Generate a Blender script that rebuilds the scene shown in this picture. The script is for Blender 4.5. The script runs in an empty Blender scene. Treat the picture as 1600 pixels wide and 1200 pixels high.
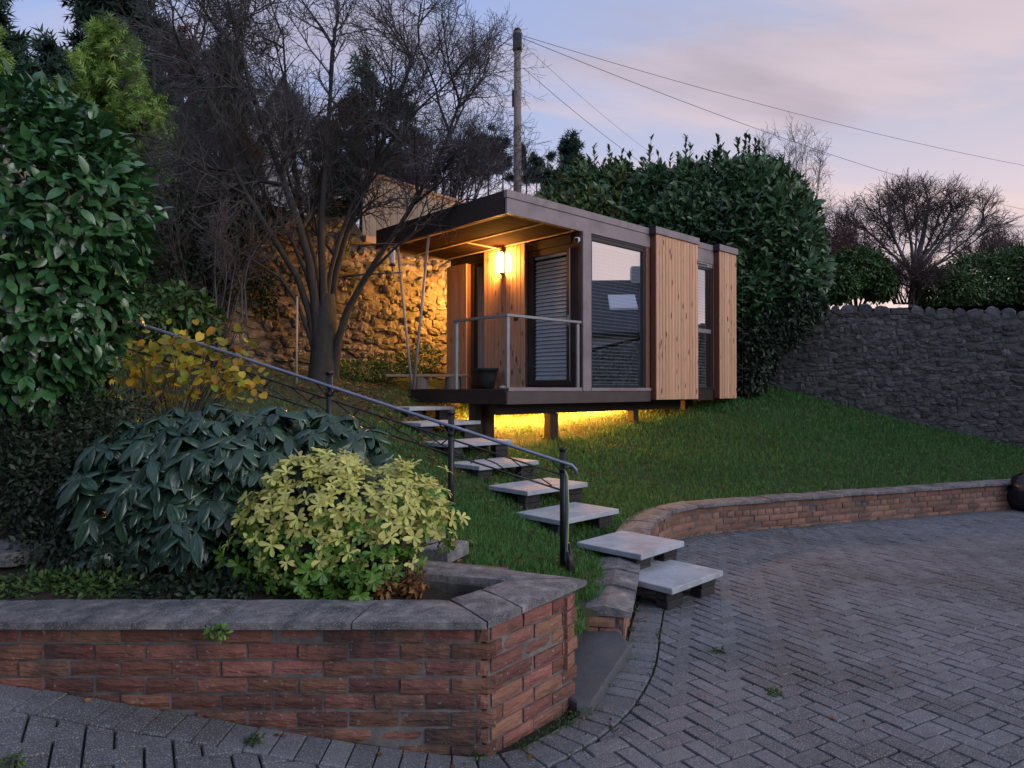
import bpy, math, random
import numpy as np
from mathutils import Vector, Matrix

# ------------------------------------------------------------------ camera, sky, light
scene = bpy.context.scene
COL = scene.collection
EYE = 1.62          # camera height above the paving, metres
FPX = 1063.0        # focal length in pixels of the 1600 px photograph
cam_d = bpy.data.cameras.new('camera')
cam = bpy.data.objects.new('camera', cam_d)
COL.objects.link(cam)
cam_d.sensor_width = 36.0
cam_d.lens = 36.0 * FPX / 1600.0
cam_d.clip_start = 0.05
cam_d.clip_end = 600.0
cam.location = (0, 0, EYE)
cam.rotation_euler = (math.radians(90 + 0.43), 0, 0)
scene.camera = cam

scene.view_settings.view_transform = 'Standard'
scene.view_settings.look = 'None'
scene.view_settings.exposure = 0.60
scene.view_settings.gamma = 1.0
scene.view_settings.use_curve_mapping = False
scene.cycles.max_bounces = 6
scene.cycles.diffuse_bounces = 3
scene.cycles.glossy_bounces = 3
scene.cycles.transparent_max_bounces = 12
scene.cycles.caustics_reflective = False
scene.cycles.caustics_refractive = False
scene.cycles.sample_clamp_indirect = 4.0

SUN_DIR = Vector((0.75, -0.45, 0.38)).normalized()
sun_d = bpy.data.lights.new('sun', 'SUN')
sun_d.energy = 0.8
sun_d.angle = math.radians(40)
sun_d.color = (0.97, 0.97, 1.0)
sun = bpy.data.objects.new('sun', sun_d)
COL.objects.link(sun)
sun.rotation_euler = (-SUN_DIR).to_track_quat('-Z', 'Y').to_euler()
sun.location = (12, 4, 12)

world = bpy.data.worlds.new('World')
scene.world = world
world.use_nodes = True
SKY_STRENGTH = 0.74
def build_sky():
    nt = world.node_tree
    nt.nodes.clear()
    N = nt.nodes.new
    L = nt.links.new
    out = N('ShaderNodeOutputWorld')
    bg = N('ShaderNodeBackground')
    bg.inputs['Strength'].default_value = SKY_STRENGTH
    tc = N('ShaderNodeTexCoord')
    sep = N('ShaderNodeSeparateXYZ')
    L(tc.outputs['Generated'], sep.inputs[0])
    zc = N('ShaderNodeClamp')
    L(sep.outputs['Z'], zc.inputs['Value'])
    def ramp(stops):
        r = N('ShaderNodeValToRGB')
        cr = r.color_ramp
        while len(cr.elements) < len(stops):
            cr.elements.new(0.5)
        for e, (p, c) in zip(cr.elements, stops):
            e.position = p
            e.color = (*c, 1)
        L(zc.outputs[0], r.inputs[0])
        return r
    cool = ramp([(0.0, (.70, .70, .78)), (.10, (.58, .63, .82)), (.28, (.38, .49, .78)), (.55, (.27, .38, .70)), (1, (.29, .37, .60))])
    warm = ramp([(0.0, (1.06, .77, .56)), (.06, (1.0, .72, .61)), (.15, (.83, .64, .65)), (.32, (.53, .50, .60)), (.55, (.39, .42, .58)), (1, (.29, .37, .58))])
    # azimuth: how far towards the sunset
    dot = N('ShaderNodeVectorMath'); dot.operation = 'DOT_PRODUCT'
    flat = N('ShaderNodeCombineXYZ'); L(sep.outputs['X'], flat.inputs[0]); L(sep.outputs['Y'], flat.inputs[1])
    nrm = N('ShaderNodeVectorMath'); nrm.operation = 'NORMALIZE'; L(flat.outputs[0], nrm.inputs[0])
    L(nrm.outputs[0], dot.inputs[0])
    dot.inputs[1].default_value = Vector((0.92, 0.39, 0)).normalized()
    mr = N('ShaderNodeMapRange'); mr.interpolation_type = 'SMOOTHSTEP'
    mr.inputs['From Min'].default_value = 0.05
    mr.inputs['From Max'].default_value = 0.92
    L(dot.outputs['Value'], mr.inputs['Value'])
    mixa = N('ShaderNodeMix'); mixa.data_type = 'RGBA'
    L(mr.outputs[0], mixa.inputs['Factor']); L(cool.outputs[0], mixa.inputs[6]); L(warm.outputs[0], mixa.inputs[7])
    # clouds on a flat layer: direction / (z + k)
    addz = N('ShaderNodeMath'); addz.operation = 'ADD'; addz.inputs[1].default_value = 0.22; L(zc.outputs[0], addz.inputs[0])
    dv = N('ShaderNodeVectorMath'); dv.operation = 'DIVIDE'
    comb = N('ShaderNodeCombineXYZ')
    for i in range(3): L(addz.outputs[0], comb.inputs[i])
    L(flat.outputs[0], dv.inputs[0]); L(comb.outputs[0], dv.inputs[1])
    mp = N('ShaderNodeMapping'); mp.inputs['Scale'].default_value = (0.5, 1.6, 1); mp.inputs['Rotation'].default_value = (0, 0, math.radians(-38)); mp.inputs['Location'].default_value = (0.9, 0.35, 0)
    L(dv.outputs[0], mp.inputs[0])
    nz = N('ShaderNodeTexNoise'); nz.inputs['Scale'].default_value = 1.9; nz.inputs['Detail'].default_value = 7; nz.inputs['Roughness'].default_value = 0.55; nz.inputs['Distortion'].default_value = 0.35
    L(mp.outputs[0], nz.inputs['Vector'])
    cr = N('ShaderNodeMapRange'); cr.interpolation_type = 'SMOOTHSTEP'; cr.inputs['From Min'].default_value = 0.42; cr.inputs['From Max'].default_value = 0.57
    L(nz.outputs['Fac'], cr.inputs['Value'])
    ccol = ramp([(0.0, (1.0, .75, .63)), (.12, (.90, .68, .63)), (.35, (.67, .54, .57)), (1, (.42, .39, .47))])
    am = N('ShaderNodeMapRange'); am.inputs['To Min'].default_value = 0.30; am.inputs['To Max'].default_value = 0.85; L(mr.outputs[0], am.inputs['Value'])
    fm = N('ShaderNodeMath'); fm.operation = 'MULTIPLY'; L(am.outputs[0], fm.inputs[1]); L(cr.outputs[0], fm.inputs[0])
    mixc = N('ShaderNodeMix'); mixc.data_type = 'RGBA'
    L(fm.outputs[0], mixc.inputs['Factor']); L(mixa.outputs[2], mixc.inputs[6]); L(ccol.outputs[0], mixc.inputs[7])
    # second, darker smoky streaks
    nz2 = N('ShaderNodeTexNoise'); nz2.inputs['Scale'].default_value = 1.3; nz2.inputs['Detail'].default_value = 5; nz2.inputs['Distortion'].default_value = 0.6
    mp2 = N('ShaderNodeMapping'); mp2.inputs['Scale'].default_value = (0.4, 1.5, 1); mp2.inputs['Rotation'].default_value = (0, 0, math.radians(-30)); mp2.inputs['Location'].default_value = (4.2, 1.7, 0)
    L(dv.outputs[0], mp2.inputs[0]); L(mp2.outputs[0], nz2.inputs['Vector'])
    cr2 = N('ShaderNodeMapRange'); cr2.interpolation_type = 'SMOOTHSTEP'; cr2.inputs['From Min'].default_value = 0.47; cr2.inputs['From Max'].default_value = 0.68; cr2.inputs['To Max'].default_value = 0.8
    L(nz2.outputs['Fac'], cr2.inputs['Value'])
    mixd = N('ShaderNodeMix'); mixd.data_type = 'RGBA'
    L(cr2.outputs[0], mixd.inputs['Factor']); L(mixc.outputs[2], mixd.inputs[6]); mixd.inputs[7].default_value = (.40, .345, .41, 1)
    # the physical twilight sky under it
    sky = N('ShaderNodeTexSky'); sky.sky_type = 'NISHITA'; sky.sun_disc = False
    sky.sun_elevation = math.asin(SUN_DIR.z); sky.sun_rotation = math.atan2(SUN_DIR.x, SUN_DIR.y)
    sk = N('ShaderNodeVectorMath'); sk.operation = 'SCALE'; sk.inputs['Scale'].default_value = 0.004
    L(sky.outputs[0], sk.inputs[0])
    fin = N('ShaderNodeVectorMath'); fin.operation = 'ADD'
    L(mixd.outputs[2], fin.inputs[0]); L(sk.outputs[0], fin.inputs[1])
    L(fin.outputs[0], bg.inputs['Color'])
    L(bg.outputs[0], out.inputs[0])
build_sky()

# ------------------------------------------------------------------ helpers
def rel(px, py, Y):
    """point of the place that the photograph shows at pixel px, py and distance Y"""
    return Vector(((px - 800) / FPX * Y, Y, EYE + (608 - py) / FPX * Y))

def link(o, parent=None):
    COL.objects.link(o)
    if parent is not None:
        o.parent = parent
    return o

def tag(o, label=None, cat=None, group=None, kind=None):
    if label: o['label'] = label
    if cat: o['category'] = cat
    if group: o['group'] = group
    if kind: o['kind'] = kind
    return o

def thing(name, label, cat, loc=(0, 0, 0), rotz=0.0, group=None):
    o = bpy.data.objects.new(name, None)
    o.empty_display_size = 0.1
    o.location = loc
    o.rotation_euler = (0, 0, rotz)
    link(o)
    return tag(o, label, cat, group)

def mesh_py(name, verts, faces, mat=None, smooth=False):
    me = bpy.data.meshes.new(name)
    me.from_pydata([tuple(v) for v in verts], [], faces)
    if mat: me.materials.append(mat)
    if smooth:
        me.polygons.foreach_set('use_smooth', [True] * len(me.polygons))
    me.update()
    return me

def mesh_np(name, V, F, mat=None, smooth=False):
    """V (n,3) float, F (m,k) int, all faces with k corners"""
    V = np.ascontiguousarray(V, dtype=np.float32)
    F = np.ascontiguousarray(F, dtype=np.int32)
    me = bpy.data.meshes.new(name)
    n, (m, k) = len(V), F.shape
    me.vertices.add(n); me.vertices.foreach_set('co', V.ravel())
    me.loops.add(m * k); me.loops.foreach_set('vertex_index', F.ravel())
    me.polygons.add(m)
    me.polygons.foreach_set('loop_start', np.arange(0, m * k, k, dtype=np.int32))
    me.polygons.foreach_set('loop_total', np.full(m, k, dtype=np.int32))
    if smooth:
        me.polygons.foreach_set('use_smooth', np.ones(m, dtype=bool))
    if mat: me.materials.append(mat)
    me.update(calc_edges=True)
    return me

def obj(name, me, parent=None, mw=None):
    o = bpy.data.objects.new(name, me)
    link(o, parent)
    if mw is not None:
        o.matrix_basis = mw
    return o

class MB:
    """collects shapes for one mesh"""
    def __init__(s): s.v = []; s.f = []
    def add(s, vs, fs):
        b = len(s.v); s.v += [tuple(v) for v in vs]; s.f += [tuple(i + b for i in f) for f in fs]
    def box(s, x0, x1, y0, y1, z0, z1, M=None, bev=0.0):
        if bev > 0:
            b = min(bev, (x1 - x0) * .45, (y1 - y0) * .45, (z1 - z0) * .45)
            vs = []
            X, Y, Z = (x0, x1), (y0, y1), (z0, z1)
            idx = {}
            for i in (0, 1):
                for j in (0, 1):
                    for k in (0, 1):
                        sx, sy, sz = (1 - 2 * i) * b, (1 - 2 * j) * b, (1 - 2 * k) * b
                        idx[i, j, k, 0] = len(vs); vs.append((X[i], Y[j] + sy, Z[k] + sz))
                        idx[i, j, k, 1] = len(vs); vs.append((X[i] + sx, Y[j], Z[k] + sz))
                        idx[i, j, k, 2] = len(vs); vs.append((X[i] + sx, Y[j] + sy, Z[k]))
            fs = []
            for i in (0, 1):
                fs.append((idx[i,0,0,0], idx[i,1,0,0], idx[i,1,1,0], idx[i,0,1,0]) if i else (idx[i,0,0,0], idx[i,0,1,0], idx[i,1,1,0], idx[i,1,0,0]))
                fs.append((idx[0,i,0,1], idx[0,i,1,1], idx[1,i,1,1], idx[1,i,0,1]) if i else (idx[0,i,0,1], idx[1,i,0,1], idx[1,i,1,1], idx[0,i,1,1]))
                fs.append((idx[0,0,i,2], idx[1,0,i,2], idx[1,1,i,2], idx[0,1,i,2]) if i else (idx[0,0,i,2], idx[0,1,i,2], idx[1,1,i,2], idx[1,0,i,2]))
            for a in (0, 1):
                for c in (0, 1):
                    fs.append((idx[a,c,0,0], idx[a,c,1,0], idx[a,c,1,1], idx[a,c,0,1]))
                    fs.append((idx[a,0,c,0], idx[a,1,c,0], idx[a,1,c,2], idx[a,0,c,2]))
                    fs.append((idx[0,a,c,1], idx[1,a,c,1], idx[1,a,c,2], idx[0,a,c,2]))
            for i in (0, 1):
                for j in (0, 1):
                    for k in (0, 1):
                        fs.append((idx[i,j,k,0], idx[i,j,k,1], idx[i,j,k,2]))
        else:
            vs = [(x0,y0,z0),(x1,y0,z0),(x1,y1,z0),(x0,y1,z0),(x0,y0,z1),(x1,y0,z1),(x1,y1,z1),(x0,y1,z1)]
            fs = [(0,3,2,1),(4,5,6,7),(0,1,5,4),(1,2,6,5),(2,3,7,6),(3,0,4,7)]
        if M is not None: vs = [M @ Vector(v) for v in vs]
        s.add(vs, fs)
        return s
    def tube(s, pts, rad, n=8, cap=True):
        pts = [Vector(p) for p in pts]
        if not hasattr(rad, '__len__'): rad = [rad] * len(pts)
        vs, fs = [], []
        prev = None
        for i, p in enumerate(pts):
            t = (pts[min(i + 1, len(pts) - 1)] - pts[max(i - 1, 0)]).normalized()
            if prev is None:
                a = t.orthogonal().normalized()
            else:
                a = (prev - t * prev.dot(t))
                a = a.normalized() if a.length > 1e-6 else t.orthogonal().normalized()
            prev = a
            b = t.cross(a)
            for k in range(n):
                w = 2 * math.pi * k / n
                vs.append(p + (a * math.cos(w) + b * math.sin(w)) * rad[i])
        for i in range(len(pts) - 1):
            for k in range(n):
                k2 = (k + 1) % n
                fs.append((i * n + k, i * n + k2, (i + 1) * n + k2, (i + 1) * n + k))
        if cap:
            fs.append(tuple(range(n - 1, -1, -1)))
            fs.append(tuple((len(pts) - 1) * n + k for k in range(n)))
        s.add(vs, fs)
        return s
    def lathe(s, prof, n=12, M=None):
        vs, fs = [], []
        for r, z in prof:
            for k in range(n):
                w = 2 * math.pi * k / n
                vs.append(Vector((r * math.cos(w), r * math.sin(w), z)))
        for i in range(len(prof) - 1):
            for k in range(n):
                k2 = (k + 1) % n
                fs.append((i * n + k, i * n + k2, (i + 1) * n + k2, (i + 1) * n + k))
        fs.append(tuple(range(n - 1, -1, -1)))
        fs.append(tuple((len(prof) - 1) * n + k for k in range(n)))
        if M is not None: vs = [M @ v for v in vs]
        s.add(vs, fs)
        return s
    def prism(s, poly, z0, z1):
        """polygon in xy, heights z0 z1 (numbers or functions)"""
        n = len(poly)
        g = lambda z, p: z(p) if callable(z) else z
        vs = [(p[0], p[1], g(z0, p)) for p in poly] + [(p[0], p[1], g(z1, p)) for p in poly]
        fs = [tuple(range(n - 1, -1, -1)), tuple(range(n, 2 * n))]
        for i in range(n):
            j = (i + 1) % n
            fs.append((i, j, n + j, n + i))
        s.add(vs, fs)
        return s
    def mesh(s, name, mat=None, smooth=False): return mesh_py(name, s.v, s.f, mat, smooth)
    def build(s, name, mat=None, parent=None, smooth=False): return obj(name, s.mesh(name, mat, smooth), parent)

def box_part(name, mat, parent, x0, x1, y0, y1, z0, z1, bev=0.004):
    return MB().box(x0, x1, y0, y1, z0, z1, None, bev).build(name, mat, parent)

# ------------------------------------------------------------------ materials
def ramp_node(nt, stops, fac):
    r = nt.nodes.new('ShaderNodeValToRGB')
    cr = r.color_ramp
    while len(cr.elements) < len(stops): cr.elements.new(0.5)
    for e, (p, c) in zip(cr.elements, stops):
        e.position = p; e.color = (*c, 1)
    nt.links.new(fac, r.inputs[0])
    return r.outputs[0]

def pmat(name, cols, rough=0.7, spec=0.4, scale=8.0, detail=5.0, bump=0.3, bscale=40.0, bdist=0.004, rand=0.0, hue=0.0,
         stain=None, stain_scale=2.0, stain_amt=0.5, coord='Object', stretch=(1, 1, 1), metallic=0.0, trans=0.0, coat=0.0, speck=None, speck_scale=180.0, speck_size=0.32):
    """principled material: noise between the given colours, random value for each piece, stains, bump"""
    m = bpy.data.materials.new(name)
    m.use_nodes = True
    nt = m.node_tree
    N = nt.nodes.new; L = nt.links.new
    b = nt.nodes['Principled BSDF']
    tc = N('ShaderNodeTexCoord')
    oi = N('ShaderNodeObjectInfo')
    geo = N('ShaderNodeNewGeometry')
    rs = N('ShaderNodeMath'); rs.operation = 'ADD'; L(oi.outputs['Random'], rs.inputs[0]); L(geo.outputs['Random Per Island'], rs.inputs[1])
    rf = N('ShaderNodeMath'); rf.operation = 'FRACT'; L(rs.outputs[0], rf.inputs[0])
    # every piece samples its own patch of the noise
    off = N('ShaderNodeVectorMath'); off.operation = 'SCALE'; off.inputs[0].default_value = (37.1, 11.7, 23.3); L(rf.outputs[0], off.inputs['Scale'])
    src = N('ShaderNodeVectorMath'); src.operation = 'ADD'; L(tc.outputs[coord], src.inputs[0]); L(off.outputs[0], src.inputs[1])
    mp = N('ShaderNodeMapping'); mp.inputs['Scale'].default_value = stretch; L(src.outputs[0], mp.inputs[0])
    nz = N('ShaderNodeTexNoise'); nz.inputs['Scale'].default_value = scale; nz.inputs['Detail'].default_value = detail; nz.inputs['Roughness'].default_value = 0.6
    L(mp.outputs[0], nz.inputs['Vector'])
    k = len(cols)
    col = ramp_node(nt, [(0.28 + 0.44 * i / max(1, k - 1), c) for i, c in enumerate(cols)], nz.outputs['Fac'])
    if rand > 0 or hue > 0:
        hs = N('ShaderNodeHueSaturation')
        v = N('ShaderNodeMapRange'); v.inputs['To Min'].default_value = 1 - rand; v.inputs['To Max'].default_value = 1 + rand
        L(rf.outputs[0], v.inputs['Value']); L(v.outputs[0], hs.inputs['Value'])
        if hue > 0:
            h2 = N('ShaderNodeMath'); h2.operation = 'MULTIPLY'; h2.inputs[1].default_value = 7.31; L(rf.outputs[0], h2.inputs[0])
            h3 = N('ShaderNodeMath'); h3.operation = 'FRACT'; L(h2.outputs[0], h3.inputs[0])
            h4 = N('ShaderNodeMapRange'); h4.inputs['To Min'].default_value = 0.5 - hue; h4.inputs['To Max'].default_value = 0.5 + hue
            L(h3.outputs[0], h4.inputs['Value']); L(h4.outputs[0], hs.inputs['Hue'])
        L(col, hs.inputs['Color']); col = hs.outputs[0]
    if stain is not None:
        ns = N('ShaderNodeTexNoise'); ns.inputs['Scale'].default_value = stain_scale; ns.inputs['Detail'].default_value = 6; ns.inputs['Roughness'].default_value = 0.65
        gp = N('ShaderNodeNewGeometry'); L(gp.outputs['Position'], ns.inputs['Vector'])
        sm = N('ShaderNodeMapRange'); sm.interpolation_type = 'SMOOTHSTEP'; sm.inputs['From Min'].default_value = 0.45; sm.inputs['From Max'].default_value = 0.68; sm.inputs['To Max'].default_value = stain_amt
        L(ns.outputs['Fac'], sm.inputs['Value'])
        mx = N('ShaderNodeMix'); mx.data_type = 'RGBA'; L(sm.outputs[0], mx.inputs['Factor']); L(col, mx.inputs[6]); mx.inputs[7].default_value = (*stain, 1)
        col = mx.outputs[2]
    if speck is not None:
        vz = N('ShaderNodeTexNoise'); vz.inputs['Scale'].default_value = speck_scale; vz.inputs['Detail'].default_value = 2; L(src.outputs[0], vz.inputs['Vector'])
        sm = N('ShaderNodeMapRange'); sm.inputs['From Min'].default_value = 1 - speck_size; sm.inputs['From Max'].default_value = 1 - speck_size + .08; sm.inputs['To Max'].default_value = 0.75
        L(vz.outputs['Fac'], sm.inputs['Value'])
        mx = N('ShaderNodeMix'); mx.data_type = 'RGBA'; L(sm.outputs[0], mx.inputs['Factor']); L(col, mx.inputs[6]); mx.inputs[7].default_value = (*speck, 1)
        col = mx.outputs[2]
    L(col, b.inputs['Base Color'])
    b.inputs['Roughness'].default_value = rough
    b.inputs['Specular IOR Level'].default_value = spec
    b.inputs['Metallic'].default_value = metallic
    if coat: b.inputs['Coat Weight'].default_value = coat; b.inputs['Coat Roughness'].default_value = 0.25
    if bump > 0:
        nb = N('ShaderNodeTexNoise'); nb.inputs['Scale'].default_value = bscale; nb.inputs['Detail'].default_value = 4; L(mp.outputs[0], nb.inputs['Vector'])
        bp = N('ShaderNodeBump'); bp.inputs['Strength'].default_value = bump; bp.inputs['Distance'].default_value = bdist
        L(nb.outputs['Fac'], bp.inputs['Height']); L(bp.outputs[0], b.inputs['Normal'])
    if trans > 0:       # thin leaf: some light comes through
        tr = N('ShaderNodeBsdfTranslucent'); L(col, tr.inputs['Color'])
        ms = N('ShaderNodeMixShader'); ms.inputs[0].default_value = trans
        L(b.outputs[0], ms.inputs[1]); L(tr.outputs[0], ms.inputs[2])
        L(ms.outputs[0], nt.nodes['Material Output'].inputs['Surface'])
    return m

def wood_mat(name, c0, c1, knot, rough=0.6):
    """softwood cladding board running along local z, grain and knots"""
    m = pmat(name, [c0, c1], rough=rough, spec=0.3, scale=6, bump=0.25, bscale=22, bdist=0.002, rand=0.10, hue=0.006, stretch=(9, 9, 0.6))
    nt = m.node_tree; N = nt.nodes.new; L = nt.links.new
    b = nt.nodes['Principled BSDF']
    col = b.inputs['Base Color'].links[0].from_socket
    src = [n for n in nt.nodes if n.type == 'VECT_MATH' and n.operation == 'ADD'][0]
    mp = N('ShaderNodeMapping'); mp.inputs['Scale'].default_value = (8.0, 8.0, 3.0); L(src.outputs[0], mp.inputs[0])
    vo = N('ShaderNodeTexVoronoi'); vo.inputs['Scale'].default_value = 1.0; vo.inputs['Randomness'].default_value = 1.0; L(mp.outputs[0], vo.inputs['Vector'])
    mr = N('ShaderNodeMapRange'); mr.interpolation_type = 'SMOOTHSTEP'; mr.inputs['From Min'].default_value = 0.22; mr.inputs['From Max'].default_value = 0.08
    L(vo.outputs['Distance'], mr.inputs['Value'])
    # grain lines
    g = N('ShaderNodeTexNoise'); g.inputs['Scale'].default_value = 1.0; g.inputs['Detail'].default_value = 3
    mp2 = N('ShaderNodeMapping'); mp2.inputs['Scale'].default_value = (110, 110, 2.5); L(src.outputs[0], mp2.inputs[0]); L(mp2.outputs[0], g.inputs['Vector'])
    gm = N('ShaderNodeMapRange'); gm.inputs['From Min'].default_value = 0.35; gm.inputs['From Max'].default_value = 0.65; gm.inputs['To Min'].default_value = 0.80; gm.inputs['To Max'].default_value = 1.06
    L(g.outputs['Fac'], gm.inputs['Value'])
    ml = N('ShaderNodeVectorMath'); ml.operation = 'SCALE'; L(col, ml.inputs[0]); L(gm.outputs[0], ml.inputs['Scale'])
    mx = N('ShaderNodeMix'); mx.data_type = 'RGBA'; L(mr.outputs[0], mx.inputs['Factor']); L(ml.outputs[0], mx.inputs[6]); mx.inputs[7].default_value = (*knot, 1)
    L(mx.outputs[2], b.inputs['Base Color'])
    return m

def glass_mat(name, refl=0.5, tint=(0.85, 0.9, 0.92)):
    m = bpy.data.materials.new(name); m.use_nodes = True
    nt = m.node_tree; nt.nodes.clear(); N = nt.nodes.new; L = nt.links.new
    out = N('ShaderNodeOutputMaterial')
    tr = N('ShaderNodeBsdfTransparent'); tr.inputs[0].default_value = (*tint, 1)
    gl = N('ShaderNodeBsdfGlossy'); gl.inputs['Roughness'].default_value = 0.012; gl.inputs['Color'].default_value = (.94, .96, 1, 1)
    fr = N('ShaderNodeLayerWeight'); fr.inputs['Blend'].default_value = 0.5
    pw = N('ShaderNodeMath'); pw.operation = 'POWER'; pw.inputs[1].default_value = 4.0; L(fr.outputs['Facing'], pw.inputs[0])
    mr = N('ShaderNodeMapRange'); mr.inputs['To Min'].default_value = refl; mr.inputs['To Max'].default_value = 1.0; L(pw.outputs[0], mr.inputs['Value'])
    ms = N('ShaderNodeMixShader'); L(mr.outputs[0], ms.inputs[0]); L(tr.outputs[0], ms.inputs[1]); L(gl.outputs[0], ms.inputs[2])
    L(ms.outputs[0], out.inputs[0])
    return m

def emit_mat(name, col, strength):
    m = bpy.data.materials.new(name); m.use_nodes = True
    nt = m.node_tree; nt.nodes.clear()
    out = nt.nodes.new('ShaderNodeOutputMaterial'); e = nt.nodes.new('ShaderNodeEmission')
    e.inputs[0].default_value = (*col, 1); e.inputs[1].default_value = strength
    nt.links.new(e.outputs[0], out.inputs[0])
    return m

M = {}
M['paver'] = pmat('block paving', [(.100, .107, .122), (.150, .157, .173)], rough=0.8, scale=14, bump=0.5, bscale=220, bdist=0.002, rand=0.22, hue=0.02, stain=(.052, .052, .050), stain_scale=0.8, stain_amt=0.78, speck=(.36, .36, .38), speck_scale=170, speck_size=0.45)
M['joint'] = pmat('joint sand', [(.018, .018, .018), (.035, .034, .03)], rough=0.95, scale=30, bump=0.4, bscale=90, coord='Object', stain=(.02, .035, .012), stain_scale=1.4, stain_amt=0.8)
M['brick'] = pmat('wall brick', [(.195, .085, .062), (.30, .14, .10)], rough=0.85, scale=9, bump=1.0, bscale=38, bdist=0.014, stretch=(.45, 1, 1.6), rand=0.34, hue=0.014, stain=(.050, .042, .042), stain_scale=2.2, stain_amt=0.82, speck=(.42, .36, .34), speck_scale=60, speck_size=.34)
M['brickfar'] = pmat('wall brick pale', [(.24, .125, .09), (.31, .17, .12)], rough=0.85, scale=9, bump=0.8, bscale=55, bdist=0.006, rand=0.30, hue=0.012, stain=(.085, .075, .07), stain_scale=2.2, stain_amt=0.6)
M['mortar'] = pmat('mortar', [(.085, .082, .082), (.24, .235, .23)], rough=0.95, scale=7, bump=0.6, bscale=60, stain=(.03, .03, .028), stain_scale=3, stain_amt=0.7)
M['coping'] = pmat('coping stone', [(.060, .062, .070), (.135, .132, .140), (.200, .192, .196), (.33, .32, .32)], rough=0.85, scale=13, bump=0.5, bscale=120, bdist=0.003, rand=0.10, stain=(.055, .06, .07), stain_scale=4.5, stain_amt=0.92, speck=(.36, .35, .34), speck_scale=150, speck_size=0.43)
M['slab'] = pmat('concrete slab', [(.37, .40, .45), (.50, .53, .575)], rough=0.75, scale=4, bump=0.4, bscale=150, bdist=0.002, rand=0.06, stain=(.25, .25, .24), stain_scale=5, stain_amt=0.5, speck=(.25, .25, .25), speck_scale=150, speck_size=0.42)
M['darkslab'] = pmat('dark step slab', [(.065, .07, .078), (.095, .10, .108)], rough=0.7, scale=8, bump=0.5, bscale=160, bdist=0.002, speck=(.18, .18, .19), speck_scale=150, speck_size=0.45)
M['block'] = pmat('dark engineering brick', [(.022, .022, .025), (.045, .042, .045)], rough=0.75, scale=9, bump=0.5, bscale=70, rand=0.25)
M['soil'] = pmat('bed soil', [(.018, .014, .010), (.045, .034, .024)], rough=0.98, scale=9, bump=0.9, bscale=50, bdist=0.02)
M['turf'] = pmat('lawn turf', [(0.026, 0.039, 0.016), (0.049, 0.072, 0.023)], rough=0.95, scale=4, bump=0.8, bscale=60, bdist=0.015, stain=(.05, .037, .022), stain_scale=1.2, stain_amt=0.6)
M['grass'] = pmat('grass blades', [(.055, .175, .045), (.125, .265, .072)], rough=0.6, spec=0.25, scale=0.9, bump=0, rand=0.32, hue=0.02, trans=0.3, coord='Object', stain=(.095, .185, .050), stain_scale=1.4, stain_amt=0.7)
M['litter'] = pmat('fallen leaves', [(.16, .07, .03), (.30, .15, .06)], rough=0.8, spec=0.2, scale=20, bump=0, rand=0.45, hue=0.02, trans=0.15)
M['stone'] = pmat('rubble stone', [(.13, .108, .08), (.29, .245, .18)], rough=0.92, scale=6, bump=0.9, bscale=30, bdist=0.015, rand=0.30, hue=0.02, stain=(.085, .095, .03), stain_scale=2.6, stain_amt=0.8)
M['stonegrey'] = pmat('dark rubble stone', [(.052, .049, .048), (.175, .163, .152)], rough=0.92, scale=8, bump=0.9, bscale=34, bdist=0.012, rand=0.42, hue=0.03, stain=(.22, .22, .22), stain_scale=6.5, stain_amt=0.5)
M['cope'] = pmat('cope stone', [(.085, .085, .09), (.19, .185, .18)], rough=0.92, scale=7, bump=0.8, bscale=34, bdist=0.012, rand=0.35, stain=(.05, .05, .05), stain_scale=5, stain_amt=0.6)
M['walljoint'] = pmat('old lime mortar', [(.085, .07, .052), (.18, .15, .11)], rough=0.97, scale=5, bump=1.0, bscale=24, bdist=0.02)
M['walljointgrey'] = pmat('grey lime mortar', [(.075, .073, .074), (.18, .176, .172)], rough=0.97, scale=6, bump=1.0, bscale=24, bdist=0.02)
M['clad'] = wood_mat('larch cladding', (.68, .37, .215), (.83, .49, .31), (.20, .07, .04))
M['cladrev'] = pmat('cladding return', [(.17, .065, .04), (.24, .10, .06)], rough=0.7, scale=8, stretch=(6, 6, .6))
M['fascia'] = pmat('brown painted fascia', [(.27, .215, .225), (.33, .265, .275)], rough=0.5, spec=0.4, scale=3, bump=0.05, bscale=60, stain=(.13, .10, .10), stain_scale=3, stain_amt=0.4)
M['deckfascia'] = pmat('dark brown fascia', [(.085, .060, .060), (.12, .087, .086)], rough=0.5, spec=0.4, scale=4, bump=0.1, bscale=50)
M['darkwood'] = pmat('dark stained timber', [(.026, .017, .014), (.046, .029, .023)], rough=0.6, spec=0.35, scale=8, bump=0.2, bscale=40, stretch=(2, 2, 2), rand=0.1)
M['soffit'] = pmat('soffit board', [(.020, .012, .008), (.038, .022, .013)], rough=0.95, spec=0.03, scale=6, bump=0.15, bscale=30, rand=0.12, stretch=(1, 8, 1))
M['frame'] = pmat('dark window frame', [(.022, .020, .024), (.032, .029, .034)], rough=0.35, spec=0.5, scale=5, bump=0)
M['doorframe'] = pmat('door frame', [(.020, .014, .013), (.034, .024, .021)], rough=0.4, spec=0.5, scale=5, bump=0)
M['blind'] = pmat('white blind slat', [(0.726, 0.726, 0.748), (0.814, 0.814, 0.825)], rough=0.5, scale=3, bump=0, rand=0.03)
M['curtain'] = pmat('pale curtain', [(.62, .60, .56), (.70, .68, .64)], rough=0.8, scale=3, bump=0)
M['glass'] = glass_mat('window glass', 0.68)
M['doorglass'] = glass_mat('door glass', 0.03)
M['railglass'] = glass_mat('railing glass', 0.012, (0.95, 0.97, 0.97))
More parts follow.
